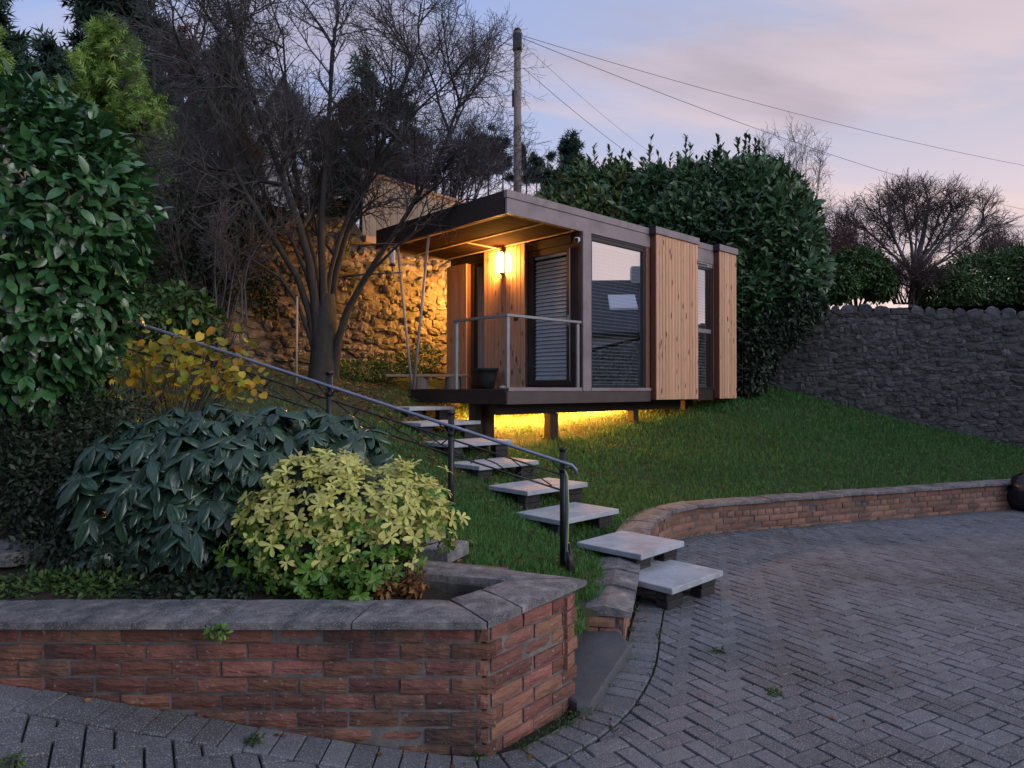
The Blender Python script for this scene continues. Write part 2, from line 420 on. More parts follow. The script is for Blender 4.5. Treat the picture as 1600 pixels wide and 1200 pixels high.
M['steel'] = pmat('brushed grey steel', [(.34, .33, .34), (.42, .41, .42)], rough=0.38, spec=0.5, scale=6, bump=0, metallic=0.6)
M['interior'] = pmat('room interior', [(.10, .09, .085), (.13, .12, .11)], rough=0.9, scale=3, bump=0)
M['white'] = pmat('white plastic', [(.72, .72, .73), (.78, .78, .79)], rough=0.4, scale=4, bump=0)
M['black'] = pmat('black painted metal', [(.012, .012, .014), (.026, .024, .025)], rough=0.45, spec=0.5, scale=14, bump=0.3, bscale=80, bdist=0.001)
M['pipe'] = pmat('galvanised handrail', [(.17, .21, .33), (.25, .29, .42)], rough=0.35, spec=0.5, scale=9, bump=0.1, bscale=60, metallic=0.35, stretch=(1, 1, 1))
M['pole'] = pmat('weathered pole', [(.16, .13, .115), (.24, .20, .175)], rough=0.85, scale=6, bump=0.5, bscale=20, stretch=(6, 6, .5))
M['prop'] = pmat('steel prop', [(.33, .30, .30), (.42, .38, .37)], rough=0.45, scale=7, bump=0.1, stretch=(1, 1, 1))
M['bark'] = pmat('tree bark', [(.028, .024, .022), (.062, .052, .046)], rough=0.9, scale=9, bump=0.8, bscale=30, bdist=0.012, stretch=(3, 3, .6), stain=(.06, .065, .04), stain_scale=3, stain_amt=0.4)
M['twig'] = pmat('twig bark', [(.080, .076, .082), (.135, .122, .125)], rough=0.85, scale=6, bump=0, spec=0.3)
M['redtwig'] = pmat('red brown twigs', [(.075, .036, .038), (.115, .055, .055)], rough=0.85, scale=6, bump=0)
M['fartwig'] = pmat('distant twigs', [(.060, .040, .040), (.10, .065, .062)], rough=0.85, scale=6, bump=0)
M['palefence'] = pmat('tan timber fence', [(.34, .235, .155), (.45, .32, .22)], rough=0.8, scale=5, bump=0.4, bscale=25, rand=0.14, stretch=(7, 7, .5))
M['camellia'] = pmat('glossy shrub leaf', [(0.030, 0.108, 0.034), (0.073, 0.197, 0.061)], rough=0.24, spec=0.8, scale=2.5, bump=0.25, bscale=30, bdist=0.004, rand=0.34, hue=0.025, trans=0.10)
M['viburnum'] = pmat('ribbed dark leaf', [(0.027, 0.068, 0.041), (0.049, 0.105, 0.065)], rough=0.27, spec=0.8, scale=3, bump=0.2, bscale=60, rand=0.28, hue=0.02, trans=0.06)
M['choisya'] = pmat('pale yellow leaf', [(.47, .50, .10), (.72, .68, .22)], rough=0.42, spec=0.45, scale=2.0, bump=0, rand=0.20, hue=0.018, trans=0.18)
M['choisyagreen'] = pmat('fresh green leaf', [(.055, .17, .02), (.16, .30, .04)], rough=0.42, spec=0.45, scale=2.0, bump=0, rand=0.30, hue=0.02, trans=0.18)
M['autumn'] = pmat('autumn leaf', [(.47, .38, .04), (.78, .42, .045)], rough=0.55, spec=0.35, scale=1.2, bump=0, rand=0.25, hue=0.03, trans=0.3)
M['autumngreen'] = pmat('turning leaf', [(0.189, 0.257, 0.030), (0.459, 0.405, 0.041)], rough=0.55, spec=0.35, scale=1.2, bump=0, rand=0.25, hue=0.03, trans=0.3)
M['laurel'] = pmat('laurel leaf', [(0.032, 0.086, 0.034), (0.086, 0.166, 0.061)], rough=0.38, spec=0.5, scale=1.4, bump=0, rand=0.55, hue=0.025, trans=0.12)
M['darkleaf'] = pmat('small dark leaf', [(0.015, 0.030, 0.018), (0.039, 0.063, 0.033)], rough=0.5, spec=0.4, scale=2, bump=0, rand=0.45, hue=0.03, trans=0.1)
M['fern'] = pmat('green undergrowth leaf', [(0.039, 0.091, 0.023), (0.085, 0.156, 0.039)], rough=0.5, spec=0.4, scale=2, bump=0, rand=0.4, hue=0.03, trans=0.2)
M['conifer'] = pmat('dark conifer spray', [(.022, .052, .042), (.058, .102, .072)], rough=0.7, spec=0.25, scale=1.0, bump=0, rand=0.45, hue=0.02, trans=0.05)
M['brightconifer'] = pmat('yellow green conifer spray', [(0.162, 0.270, 0.061), (0.270, 0.411, 0.098)], rough=0.65, spec=0.25, scale=1.0, bump=0, rand=0.38, hue=0.02, trans=0.1)
M['redconifer'] = pmat('brown conifer spray', [(0.075, 0.033, 0.026), (0.128, 0.060, 0.042)], rough=0.8, spec=0.2, scale=1.0, bump=0, rand=0.4, hue=0.02)
M['hedge'] = pmat('hedge leaf', [(0.037, 0.090, 0.025), (0.075, 0.144, 0.037)], rough=0.5, spec=0.4, scale=1.0, bump=0, rand=0.4, hue=0.02, trans=0.1)
M['harl'] = pmat('harled wall', [(.42, .39, .38), (.50, .47, .46)], rough=0.9, scale=4, bump=0.5, bscale=70, coord='Object')
M['slate'] = pmat('roof slate', [(.045, .05, .06), (.085, .09, .10)], rough=0.6, scale=5, bump=0.4, bscale=30, rand=0.3)
M['bag'] = pmat('black bag plastic', [(.010, .011, .018), (.016, .017, .026)], rough=0.28, spec=0.6, scale=4, bump=0.8, bscale=9, bdist=0.03)
# ------------------------------------------------------------------ ground shapes
def zpave(x, y):
    """height of the paved drive: nearly level, climbing to the left"""
    z = -0.018 * (y - 3.1)
    d = -0.10 - x
    if d > 0: z += 0.175 * d * d / (d + 0.25) if d < 6 else 0.175 * 5.76
    return z

def chaikin(P, n=2, closed=False):
    P = [Vector((p[0], p[1])) for p in P]
    for _ in range(n):
        Q = [P[0]]
        for a, b in zip(P[:-1], P[1:]):
            Q += [a * .75 + b * .25, a * .25 + b * .75]
        Q.append(P[-1]); P = Q
    return P

def resample(P, step):
    out = [P[0].copy()]; need = step
    for a, b in zip(P[:-1], P[1:]):
        L = (b - a).length; t = 0.0
        while L - t >= need:
            t += need; out.append(a.lerp(b, t / L)); need = step
        need -= (L - t)
    return out

def offset(P, d):
    """move a polyline to its right by d"""
    out = []
    for i, p in enumerate(P):
        t = (P[min(i + 1, len(P) - 1)] - P[max(i - 1, 0)]).normalized()
        out.append(p + Vector((t.y, -t.x)) * d)
    return out

FOOT = chaikin([(-5.2, 2.99), (-2.3, 2.995), (-.35, 2.995), (-.04, 3.02), (.16, 3.21), (.37, 3.46), (.50, 3.72), (.62, 4.0), (.71, 4.3), (.81, 4.7), (.92, 5.1),
                (1.06, 5.6), (1.18, 6.2), (1.35, 6.8), (1.62, 7.4), (1.95, 7.82), (2.4, 8.1), (2.95, 8.3), (3.61, 8.52), (4.62, 8.94), (5.71, 9.34), (7.26, 9.89), (9.5, 10.65), (13, 11.6)], 2)
FOOT = resample(FOOT, 0.105)
EDGE = offset(FOOT, 0.205)
FOOT_NP = np.array([tuple(p) for p in FOOT]); EDGE_NP = np.array([tuple(p) for p in EDGE])
def sdist(P, path):
    """signed distance of points to a polyline, positive on its right"""
    P = np.asarray(P, float)
    best = np.full(len(P), 1e9); sg = np.zeros(len(P))
    for a, b in zip(path[:-1], path[1:]):
        d = b - a; L2 = d @ d
        t = np.clip(((P - a) @ d) / L2, 0, 1)
        q = a + t[:, None] * d
        r = np.hypot(*(P - q).T)
        s = d[1] * (P[:, 0] - a[0]) - d[0] * (P[:, 1] - a[1])
        m = r < best - 1e-9
        best = np.where(m, r, best); sg = np.where(m, np.sign(s), sg)
    return best * sg

# wide ground under everything
def make_ground():
    xs = np.concatenate([np.linspace(-250, -12, 12), np.linspace(-8, 16, 25), np.linspace(22, 250, 12)])
    ys = np.concatenate([np.linspace(-250, -6, 12), np.linspace(-3, 12, 16), np.linspace(15, 300, 14)])
    V = [(x, y, -0.75) for y in ys for x in xs]
    n = len(xs)
    F = [(j * n + i, j * n + i + 1, (j + 1) * n + i + 1, (j + 1) * n + i) for j in range(len(ys) - 1) for i in range(n - 1)]
    o = obj('ground', mesh_py('ground', V, F, M['turf']))
    tag(o, kind='structure')
make_ground()

def make_paving():
    root_v, root_f = [], []
    xs = np.arange(-6, 16.01, 0.5); ys = np.arange(-4, 12.51, 0.5); n = len(xs)
    for y in ys:
        for x in xs: root_v.append((x, y, zpave(x, y) - 0.022))
    root_f = [(j * n + i, j * n + i + 1, (j + 1) * n + i + 1, (j + 1) * n + i) for j in range(len(ys) - 1) for i in range(n - 1)]
    base = obj('paving', mesh_py('paving', root_v, root_f, M['joint']))
    tag(base, kind='structure')
    rng = random.Random(5)
    # herringbone of 200 x 100 blocks turned 30 degrees
    ang = math.radians(29)
    ca, sa = math.cos(ang), math.sin(ang)
    W = 0.1025
    cells = []
    for i in range(-130, 131):
        for j in range(-130, 131):
            k = (i - j) % 4
            if k == 0: r = (i, j, 2, 1)
            elif k == 3: r = (i, j, 1, 2)
            else: continue
            cells.append(r)
    pieces = []
    for (i, j, w, h) in cells:
        cx_, cy_ = (i + w / 2) * W, (j + h / 2) * W
        x, y = cx_ * ca - cy_ * sa + 2.0, cx_ * sa + cy_ * ca + 4.5
        if x < -5.0 or x > 11.0 or y < 0.9 or y > 11.6: continue
        if abs(x) > 0.86 * y + 1.3: continue
        pieces.append((x, y, w, h))
    sd = sdist([(p[0], p[1]) for p in pieces], EDGE_NP)
    quads = []
    g = 0.0042
    for (x, y, w, h), d in zip(pieces, sd):
        if d < -0.11: continue
        hw, hh = w * W / 2 - g, h * W / 2 - g
        poly = [(x + a * ca - b * sa, y + a * sa + b * ca) for a, b in ((-hw, -hh), (hw, -hh), (hw, hh), (-hw, hh))]
        if d < 0.13:      # cut along the border course
            k = int(np.argmin(np.hypot(EDGE_NP[:, 0] - x, EDGE_NP[:, 1] - y))); k = min(max(k, 1), len(EDGE) - 2)
            a = EDGE[k - 1]; b = EDGE[k + 1]; t = (b - a).normalized(); nr = Vector((t.y, -t.x))
            o0 = EDGE[k] + nr * 0.006
            out = []
            for q in range(len(poly)):
                p0 = Vector(poly[q]); p1 = Vector(poly[(q + 1) % len(poly)])
                d0 = (p0 - o0).dot(nr); d1 = (p1 - o0).dot(nr)
                if d0 >= 0: out.append(tuple(p0))
                if (d0 < 0) != (d1 < 0): out.append(tuple(p0.lerp(p1, d0 / (d0 - d1))))
            poly = out
            if len(poly) < 3: continue
            ar = 0.5 * abs(sum(poly[q][0] * poly[(q + 1) % len(poly)][1] - poly[(q + 1) % len(poly)][0] * poly[q][1] for q in range(len(poly))))
            if ar < 0.0012: continue
        quads.append((poly, 0))
    # border course laid across the edge
    for k in range(len(FOOT) - 1):
        if FOOT[k].x > 9.0 or FOOT[k].x < -4.4: continue
        a, b, c, d = FOOT[k], EDGE[k], EDGE[k + 1], FOOT[k + 1]
        m = (a + b + c + d) / 4
        poly = []
        for p in (a, b, c, d):
            v = p - m
            poly.append(tuple(m + v * (1 - g / max(v.length, .05) * 1.4)))
        quads.append((poly, 1))
    rec = []
    for poly, kind in quads:
        n = len(poly)
        mx = sum(p[0] for p in poly) / n; my = sum(p[1] for p in poly) / n
        dz = rng.gauss(0, 0.0018); tx, ty = rng.gauss(0, 0.011), rng.gauss(0, 0.011)
        zf = lambda p: zpave(p[0], p[1]) + dz + tx * (p[0] - mx) + ty * (p[1] - my)
        ins = 0.006
        vs = []
        for p in poly: vs.append((p[0] - mx, p[1] - my, zf(p) - 0.035))
        for p in poly: vs.append((p[0] - mx, p[1] - my, zf(p) - 0.007))
        for p in poly:
            dx, dy = mx - p[0], my - p[1]; L = math.hypot(dx, dy) or 1
            vs.append((p[0] - mx + dx / L * ins * 1.3, p[1] - my + dy / L * ins * 1.3, zf(p)))
        fs = [tuple(2 * n + q for q in range(n))]
        for q in range(n):
            r = (q + 1) % n
            fs.append((q, r, n + r, n + q)); fs.append((n + q, n + r, 2 * n + r, 2 * n + q))
        # orientation
        if sum(poly[q][0] * poly[(q + 1) % n][1] - poly[(q + 1) % n][0] * poly[q][1] for q in range(n)) < 0:
            fs = [tuple(reversed(f)) for f in fs]
        vis = (my > 2.55) and abs(mx) < 0.75 * my
        rec.append(((0 if vis else 50) + math.hypot(mx, my), mx, my, vs, fs))
    rec.sort(key=lambda r: r[0])
    for r in rec[:300]:
        o = obj('paver', mesh_py('paver', r[3], r[4], M['paver']), base)
        o.location = (r[1], r[2], 0)
    rest = MB()
    for r in rec[300:]:
        rest.add([(v[0] + r[1], v[1] + r[2], v[2]) for v in r[3]], r[4])
    o = rest.build('distant_pavers', M['paver'], base)
    o['kind'] = 'stuff'
make_paving()

# ------------------------------------------------------------------ garden terrain
U = Vector((0.729, 0.6845)).normalized()      # along the front of the garden room
Vv = Vector((-U.y, U.x))                      # towards its back
HROT = math.atan2(U.y, U.x)
CORNER = Vector((-0.0593, 9.0))
def hp(s, t): return CORNER + U * s + Vv * t

STEPS = [  # centre x, y, top z (below the eye), size along u, size along v
    (1.245, 5.51, -1.476, .74, .60), (1.035, 5.945, -1.33, .68, .66), (.545, 6.62, -1.18, .86, .58), (.285, 7.22, -1.005, .92, .58),
    (-.215, 7.96, -.845, .92, .58), (-.555, 8.52, -.645, 1.0, .58), (-.98, 9.12, -.43, 1.0, .56), (-1.30, 9.74, -.25, .80, .55)]

CTRL = [  # x, y, height relative to the eye
    (2.1, 8.25, -1.40), (2.9, 8.65, -1.375), (3.7, 8.95, -1.365), (4.8, 9.4, -1.36), (5.9, 9.8, -1.36), (7.5, 10.4, -1.37), (9.5, 11.2, -1.37), (12, 12, -1.3),
    (1.45, 7.6, -1.36), (1.15, 7.0, -1.36), (1.0, 6.5, -1.40), (.72, 5.6, -1.43), (.55, 4.9, -1.43), (.50, 4.45, -1.45), (.38, 4.05, -1.43), (.05, 4.35, -1.36), (.384, 5.1, -1.37),
    (-.20, 4.05, -1.22), (-.456, 5.0, -1.08), (-1.0, 4.5, -.95), (-1.36, 5.05, -.78), (-2.1, 5.0, -.55), (-2.9, 5.0, -.32), (-4, 5.0, -.05), (-5.5, 5, .2),
    (-.35, 3.42, -1.10), (-1.2, 3.4, -1.08), (-2.3, 3.4, -1.04), (-3.4, 3.4, -.92), (-5, 3.4, -.7), (-2.2, 4.2, -.86), (-3.2, 4.25, -.80), (-2.9, 3.75, -1.0), (-3.5, 3.8, -.97),
    (.59, 10.16, -.73), (2.06, 11.54, -.54), (3.44, 12.83, -.33), (4.25, 13.0, -.26), (-.50, 9.68, -.73), (.0, 9.2, -.88), (1.0, 9.6, -.95), (2.0, 10.4, -.88), (3.2, 11.4, -.72), (4.4, 12.0, -.58), (1.6, 8.9, -1.20),
    (-1.2, 12.2, -.12), (.6, 13.5, -.12), (2.0, 15.0, .0), (.0, 11.5, -.42), (1.4, 12.8, -.36), (-1.0, 10.9, -.30),
    (9.6, 12.6, -1.10), (7.58, 13.44, -.60), (5.52, 14.5, .06), (4.3, 15.5, .25), (11.5, 11.7, -1.3), (6.2, 12.0, -.85), (7.0, 11.2, -1.1),
    (-2.9, 10.5, .12), (-2.2, 10.4, .0), (-1.75, 10.4, -.10), (-2.0, 11.6, .06), (-1.6, 12.6, .1), (-3.0, 12.0, .22), (-3.6, 9.0, .05), (-4.5, 9.6, .3), (-6, 9, .5),
    (-1.75, 9.2, -.30), (-1.1, 7.6, -.80), (-.8, 6.6, -1.0), (-.3, 5.9, -1.16), (-2.3, 7.4, -.42), (-3.4, 7.0, -.12), (-4.6, 7.0, .15), (-2.9, 8.6, -.15), (-6, 7, .4)]
for (sx, sy, sz, su, sv) in STEPS[2:]:
    c = Vector((sx, sy))
    q = c + Vv * (sv * .45); CTRL.append((q.x, q.y, sz - .07))
    q = c - Vv * (sv * .55); CTRL.append((q.x, q.y, sz - .24))
CT = np.array(CTRL)
def rbf_fit(C):
    D = np.hypot(C[:, None, 0] - C[None, :, 0], C[:, None, 1] - C[None, :, 1])
    n = len(C)
    A = np.zeros((n + 3, n + 3)); A[:n, :n] = D - 0.03 * np.eye(n)
    A[:n, n] = 1; A[:n, n + 1:] = C[:, :2]; A[n, :n] = 1; A[n + 1:, :n] = C[:, :2].T
    return np.linalg.solve(A, np.concatenate([C[:, 2], np.zeros(3)]))
RB = rbf_fit(CT)
def zter(P):
    P = np.atleast_2d(np.asarray(P, float)); out = np.zeros(len(P)); n = len(CT)
    for i in range(0, len(P), 20000):
        Q = P[i:i + 20000]
        D = np.hypot(Q[:, None, 0] - CT[None, :, 0], Q[:, None, 1] - CT[None, :, 1])
        out[i:i + 20000] = D @ RB[:n] + RB[n] + Q @ RB[n + 1:]
    return out + EYE
def zt(x, y): return float(zter([(x, y)])[0])

# front limit of the terrain (soil and turf lie to its left)
LIMIT = chaikin([(-5.6, 3.10), (-.33, 3.10), (-.12, 3.16), (.12, 3.42), (.30, 3.70), (.44, 4.05), (.58, 4.42), (.66, 4.75), (.80, 5.3), (.92, 5.7), (1.02, 6.25), (1.2, 6.9), (1.48, 7.5), (1.85, 7.98), (2.35, 8.28),
                 (2.9, 8.47), (3.56, 8.69), (4.56, 9.11), (5.65, 9.51), (7.2, 10.06), (9.4, 10.82), (12.5, 11.7)], 1)
LIMIT_NP = np.array([tuple(p) for p in LIMIT])

def make_lawn():
    st = 0.09
    xs = np.arange(-7, 12.6, st); ys = np.arange(3.1, 17.2, st); n = len(xs)
    X, Y = np.meshgrid(xs, ys); P = np.stack([X.ravel(), Y.ravel()], 1)
    Z = zter(P)
    rng = np.random.default_rng(3)
    Z += rng.normal(0, 0.006, len(Z))
    S = sdist(P, LIMIT_NP)
    V = np.column_stack([P, Z])
    ok = S < 0.03
    i, j = np.meshgrid(np.arange(n - 1), np.arange(len(ys) - 1)); a = (j * n + i).ravel()
    F = np.column_stack([a, a + 1, a + n + 1, a + n])
    F = F[ok[F].all(1)]
    used = np.unique(F); mp = -np.ones(len(V), int); mp[used] = np.arange(len(used))
    o = obj('lawn', mesh_np('lawn', V[used], mp[F], M['turf'], True))
    tag(o, kind='structure')
make_lawn()
def make_bed():
    st = 0.08
    xs = np.arange(-6.5, .0, st); ys = np.arange(3.1, 4.95, st); n = len(xs)
    X, Y = np.meshgrid(xs, ys); P = np.stack([X.ravel(), Y.ravel()], 1)
    rng = np.random.default_rng(4)
    Z = zter(P) + .022 + np.abs(rng.normal(0, .014, len(P)))
    ok = (sdist(P, LIMIT_NP) < .02) & (P[:, 1] < 4.9 - .12 * (P[:, 0] + .3) * 0) & (P[:, 0] < -.25 + 0 * P[:, 1]) & ~((P[:, 1] > 3.75) & (P[:, 0] > -.62))
    i, j = np.meshgrid(np.arange(n - 1), np.arange(len(ys) - 1)); a = (j * n + i).ravel()
    F = np.column_stack([a, a + 1, a + n + 1, a + n]); F = F[ok[F].all(1)]
    used = np.unique(F); mp = -np.ones(len(P), int); mp[used] = np.arange(len(used))
    o = obj('planting_bed', mesh_np('planting_bed', np.column_stack([P, Z])[used], mp[F], M['soil'], False)); tag(o, kind='structure')
make_bed()

# land behind the two stone walls, held back by them, climbing towards the trees
def zfar(x, y):
    z = EYE + 1.72
    z += 0.10 * max(0, y - 15)
    z += 0.22 * max(0, -x - 1.0) * min(1.0, max(0.0, (y - 11) / 4))
    z -= 0.06 * max(0, x - 8)
    return min(z, 9.5)
def make_hillside():
    # stays behind the wall lines
    V, F = [], []
    g0 = [(-16.0, -1.5), (-9.5, 5.6), (-6.6, 8.6), (-2.7, 12.4), (1.4, 16.25), (3.3, 17.0), (5.75, 15.0), (9.75, 12.95), (16, 9.9), (30, 4)]
    rows = 16
    dirs = [Vector((-1, .5)), Vector((-.9, .7)), Vector((-.75, 1)), Vector((-.5, 1)), Vector((-.2, 1)), Vector((.05, 1)), Vector((.25, 1)), Vector((.5, 1)), Vector((.9, .8)), Vector((1, .4))]
    for r in range(rows):
        k = (r / (rows - 1)) ** 2 * 190
        for (p, d) in zip(g0, dirs):
            q = Vector(p) + d * k
            V.append((q.x, q.y, zfar(q.x, q.y)))
    n = len(g0)
    for r in range(rows - 1):
        for i in range(n - 1):
            F.append((r * n + i, r * n + i + 1, (r + 1) * n + i + 1, (r + 1) * n + i))
    o = obj('hillside', mesh_py('hillside', V, F, M['turf'], True)); tag(o, kind='structure')
make_hillside()

# ------------------------------------------------------------------ brick walls
def brick_mesh(L, H=0.0625, D=0.10, seed=0, mat='brick', name='brick'):
    """one brick with worn arrises and a rough face, centred in x and z, face at y=0, body behind it"""
    rng = random.Random(seed)
    nx = 5 if L > .15 else 3
    vs, fs = [], []
    def P(i, k, lay):
        x = -L / 2 + L * i / nx; z = -H / 2 + H * k / 2
        edge = (i in (0, nx)) or (k in (0, 2))
        y = 0.0 if lay == 0 else D
        if lay == 0:
            y = (0.006 if edge else 0.0) + rng.uniform(-.0022, .0022)
            if edge:
                x += rng.uniform(-.0025, .0025); z += rng.uniform(-.002, .002)
        return (x, y, z)
    for k in range(3):
        for i in range(nx + 1): vs.append(P(i, k, 0))
    nf = len(vs)
    for (x, z) in ((-L/2, -H/2), (L/2, -H/2), (L/2, H/2), (-L/2, H/2)): vs.append((x, D, z))
    w = nx + 1
    for k in range(2):
        for i in range(nx): fs.append((k * w + i, k * w + i + 1, (k + 1) * w + i + 1, (k + 1) * w + i))
    b0, b1, b2, b3 = nf, nf + 1, nf + 2, nf + 3
    fs.append((b0, b1) + tuple(i for i in range(nx, -1, -1)))
    fs.append((b3,) + tuple(2 * w + i for i in range(0, nx + 1)) + (b2,))
    fs.append((b0, 0, w, 2 * w, b3)); fs.append((b1, b2, 2 * w + nx, w + nx, nx))
    fs.append((b0, b3, b2, b1))
    return mesh_py(name, vs, fs, M[mat])

BR = {}
def brick_variant(kind, mat, i):
    key = (kind, mat, i % 4)
    if key not in BR:
        L = {'full': .215, 'half': .1025, 'quarter': .16}[kind]
        BR[key] = brick_mesh(L, seed=hash(kind) % 97 + i % 4, mat=mat)
    return BR[key]

def lay_bricks(root, path, top, courses, mat='brick', rng=None, header_rows=(), start=0.0, foot=True, ends=(0, 0)):
    """bricks on the right-hand face of a path; top = underside of the coping; path of Vectors"""
    cum = [0.0]
    for a, b in zip(path[:-1], path[1:]): cum.append(cum[-1] + (b - a).length)
    tot = cum[-1]
    def at(s):
        s = min(max(s, 0), tot)
        for k in range(len(path) - 1):
            if s <= cum[k + 1] + 1e-9:
                t = (path[k + 1] - path[k]).normalized()
                return path[k] + t * (s - cum[k]), t
        t = (path[-1] - path[-2]).normalized(); return path[-1], t
    n = 0
    for c in range(courses):
        z = top - 0.010 - 0.0325 - c * 0.075
        hd = c in header_rows
        L = 0.1125 if hd else 0.225
        s = start + (L / 2 if c % 2 else 0.0) - L + (ends[0] if c % 2 else 0)
        while s < tot:
            a, b = max(s, 0.0), min(s + L, tot + (ends[1] if c % 2 else 0))
            wlen = b - a - 0.012
            s += L
            if wlen < 0.035: continue
            p, t = at((a + b) / 2)
            if foot and z + 0.0325 < zpave(p.x, p.y) - 0.01: continue
            nr = Vector((t.y, -t.x))
            kind = 'full' if wlen > .15 else 'half'
            base = .215 if kind == 'full' else .1025
            me = brick_variant(kind, mat, rng.randrange(4))
            ang = math.atan2(t.y, t.x)
            pr = rng.gauss(0.004, 0.003)
            m = Matrix.Translation((p.x + nr.x * pr, p.y + nr.y * pr, z + rng.gauss(0, .0012))) @ Matrix.Rotation(ang + rng.gauss(0, .006), 4, 'Z') @ Matrix.Rotation(rng.gauss(0, .006), 4, 'Y') @ Matrix.Diagonal((wlen / base, 1, 1, 1))
            obj('brick', me, root, m)
            n += 1
    return n

def strip_poly(path, d0, d1):
    a = offset(path, d0); b = offset(path, d1)
    return a, b

def core(root, path, thick, z0, top, mat, name='mortar_core', inset=0.0075):
    a = offset(path, -inset); b = offset(path, -thick)
    vs, fs = [], []
    for p, q in zip(a, b):
        f = z0 if not callable(z0) else z0(p)
        vs += [(p.x, p.y, f), (p.x, p.y, top), (q.x, q.y, top), (q.x, q.y, f)]
    for i in range(len(a) - 1):
        o, r = i * 4, (i + 1) * 4
        for k in range(4): fs.append((o + k, o + (k + 1) % 4, r + (k + 1) % 4, r + k))
    fs.append((3, 2, 1, 0)); o = (len(a) - 1) * 4; fs.append((o, o + 1, o + 2, o + 3))
    return obj(name, mesh_py(name, vs, fs, mat), root)

def coping_piece(root, poly, z, th, ridge=None, seed=0, name='coping_stone'):
    """a coping stone on a quad (front-left, front-right, back-right, back-left), gently weathered top and worn arrises"""
    rng = random.Random(seed)
    fl, fr, br, bl = [Vector(p) for p in poly]
    nu, nv = 6, 4
    vs, fs = [], []
    for lay in (0, 1):
        for j in range(nv + 1):
            for i in range(nu + 1):
                u, v = i / nu, j / nv
                p = fl.lerp(fr, u).lerp(bl.lerp(br, u), v)
                if lay:
                    h = z + (ridge or 0) * (1 - abs(2 * v - 1))
                    e = (i in (0, nu)) + (j in (0, nv))
                    h += rng.gauss(0, .0012) - (.004 if e else 0) - (.002 if e > 1 else 0)
                    c = (fl + fr + br + bl) / 4
                    if e: p = p + (c - p).normalized() * rng.uniform(.0, .004)
                else:
                    h = z - th
                vs.append((p.x, p.y, h))
    w = nu + 1; m = w * (nv + 1)
    for j in range(nv):
        for i in range(nu):
            a = j * w + i
            fs.append((m + a, m + a + 1, m + a + w + 1, m + a + w)); fs.append((a, a + w, a + w + 1, a + 1))
    for i in range(nu):
        fs.append((i, i + 1, m + i + 1, m + i)); a = nv * w + i; fs.append((a + 1, a, m + a, m + a + 1))
    for j in range(nv):
        a = j * w; fs.append((a + w, a, m + a, m + a + w)); a = j * w + nu; fs.append((a, a + w, m + a + w, m + a))
    return obj(name, mesh_py(name, vs, fs, M['coping']), root)

def make_planter():
    rng = random.Random(11)
    root = thing('planter_wall', 'red brick planter wall with grey stone coping, pointed end towards the drive', 'wall', (-1.5, 3.1, 0))
    off = Matrix.Translation((1.5, -3.1, 0))
    sub = root
    top = EYE - 1.045; zc = EYE - 1.01
    front = [Vector((-4.6, 3.02)), Vector((-.115, 3.02))]
    nose = [Vector((-.115, 3.02)), Vector((.330, 3.53))]
    back = [Vector((.330, 3.53)), Vector((-.02, 3.71)), Vector((-.9, 4.0))]
    inner = [Vector((-.9, 3.74)), Vector((-.45, 3.735)), Vector((-.03, 3.60))]
    before = set(COL.objects)
    lay_bricks(root, [front[0], Vector((-.100, 3.02))], top, 9, 'brick', rng, start=-.06, ends=(0, .035))
    lay_bricks(root, nose, top, 9, 'brick', rng, start=0.03, ends=(-.03, .02))
    lay_bricks(root, back, top, 5, 'brick', rng, foot=False)
    lay_bricks(root, inner, top, 3, 'brick', rng, foot=False)
    core(root, [front[0], Vector((-.135, 3.02))], .20, -0.1, top, M['mortar']); core(root, [Vector((-.105, 3.0315)), Vector((.318, 3.516))], .12, -0.15, top - .002, M['mortar']); core(root, [Vector((.10, 3.665)), Vector((-.9, 4.0))], .12, -.1, top - .004, M['mortar'])
    zb = zc
    A, B = (-.105, 2.965), (.400, 3.625)
    a, b = (-.300, 3.285), (-.025, 3.605)
    gp = .004
    J = [-4.7, -3.9, -3.05, -2.35, -1.655, -1.335, -.70]
    for i in range(len(J) - 1):
        x0, x1 = J[i] + gp, J[i + 1] - gp
        sk = 0.06
        coping_piece(root, [(x0, 2.965), (x1, 2.965), (x1 + sk, 3.29), (x0 + sk, 3.29)], zb + rng.gauss(0, .0015), .035, 0.004, i)
    coping_piece(root, [(J[-1] + gp, 2.965), (A[0] - gp, A[1]), (a[0] - gp, a[1]), (J[-1] + .06 + gp, 3.29)], zb, .035, .004, 20)
    m0 = Vector(A).lerp(Vector(B), .30); m1 = Vector(a).lerp(Vector(b), .52)
    d = (Vector(B) - Vector(A)).normalized() * gp
    coping_piece(root, [tuple(Vector(A) + d), tuple(m0 - d), tuple(m1 - d), tuple(Vector(a) + d)], zb + .002, .035, .004, 21)
    coping_piece(root, [tuple(m0 + d), B, tuple(Vector(b) + d * 2), tuple(m1 + d)], zb + .003, .035, .003, 22)
    c0, c1 = Vector((-.90, 4.10)), Vector((-.90, 3.80))       # far end of the back arm
    Bo, bo = Vector((B[0] - .012, B[1] + .016)), Vector((b[0] - .008, b[1] + .010))
    ts = [0, .38, .52, .66, 1.0]
    Eo, Ei = Vector((-.88, 4.235)), Vector((-.88, 3.86))
    for k in range(4):
        p0, p1 = Bo.lerp(Eo, ts[k]), Bo.lerp(Eo, ts[k + 1]); q0, q1 = bo.lerp(Ei, ts[k]), bo.lerp(Ei, ts[k + 1])
        e = (p1 - p0).normalized() * gp
        coping_piece(root, [tuple(q1 - e), tuple(q0 + e), tuple(p0 + e), tuple(p1 - e)], zb - .002 * k, .038, .006, 30 + k)
    for o in COL.objects:
        if o not in before and o.parent == root: o.matrix_basis = off @ o.matrix_basis
make_planter()

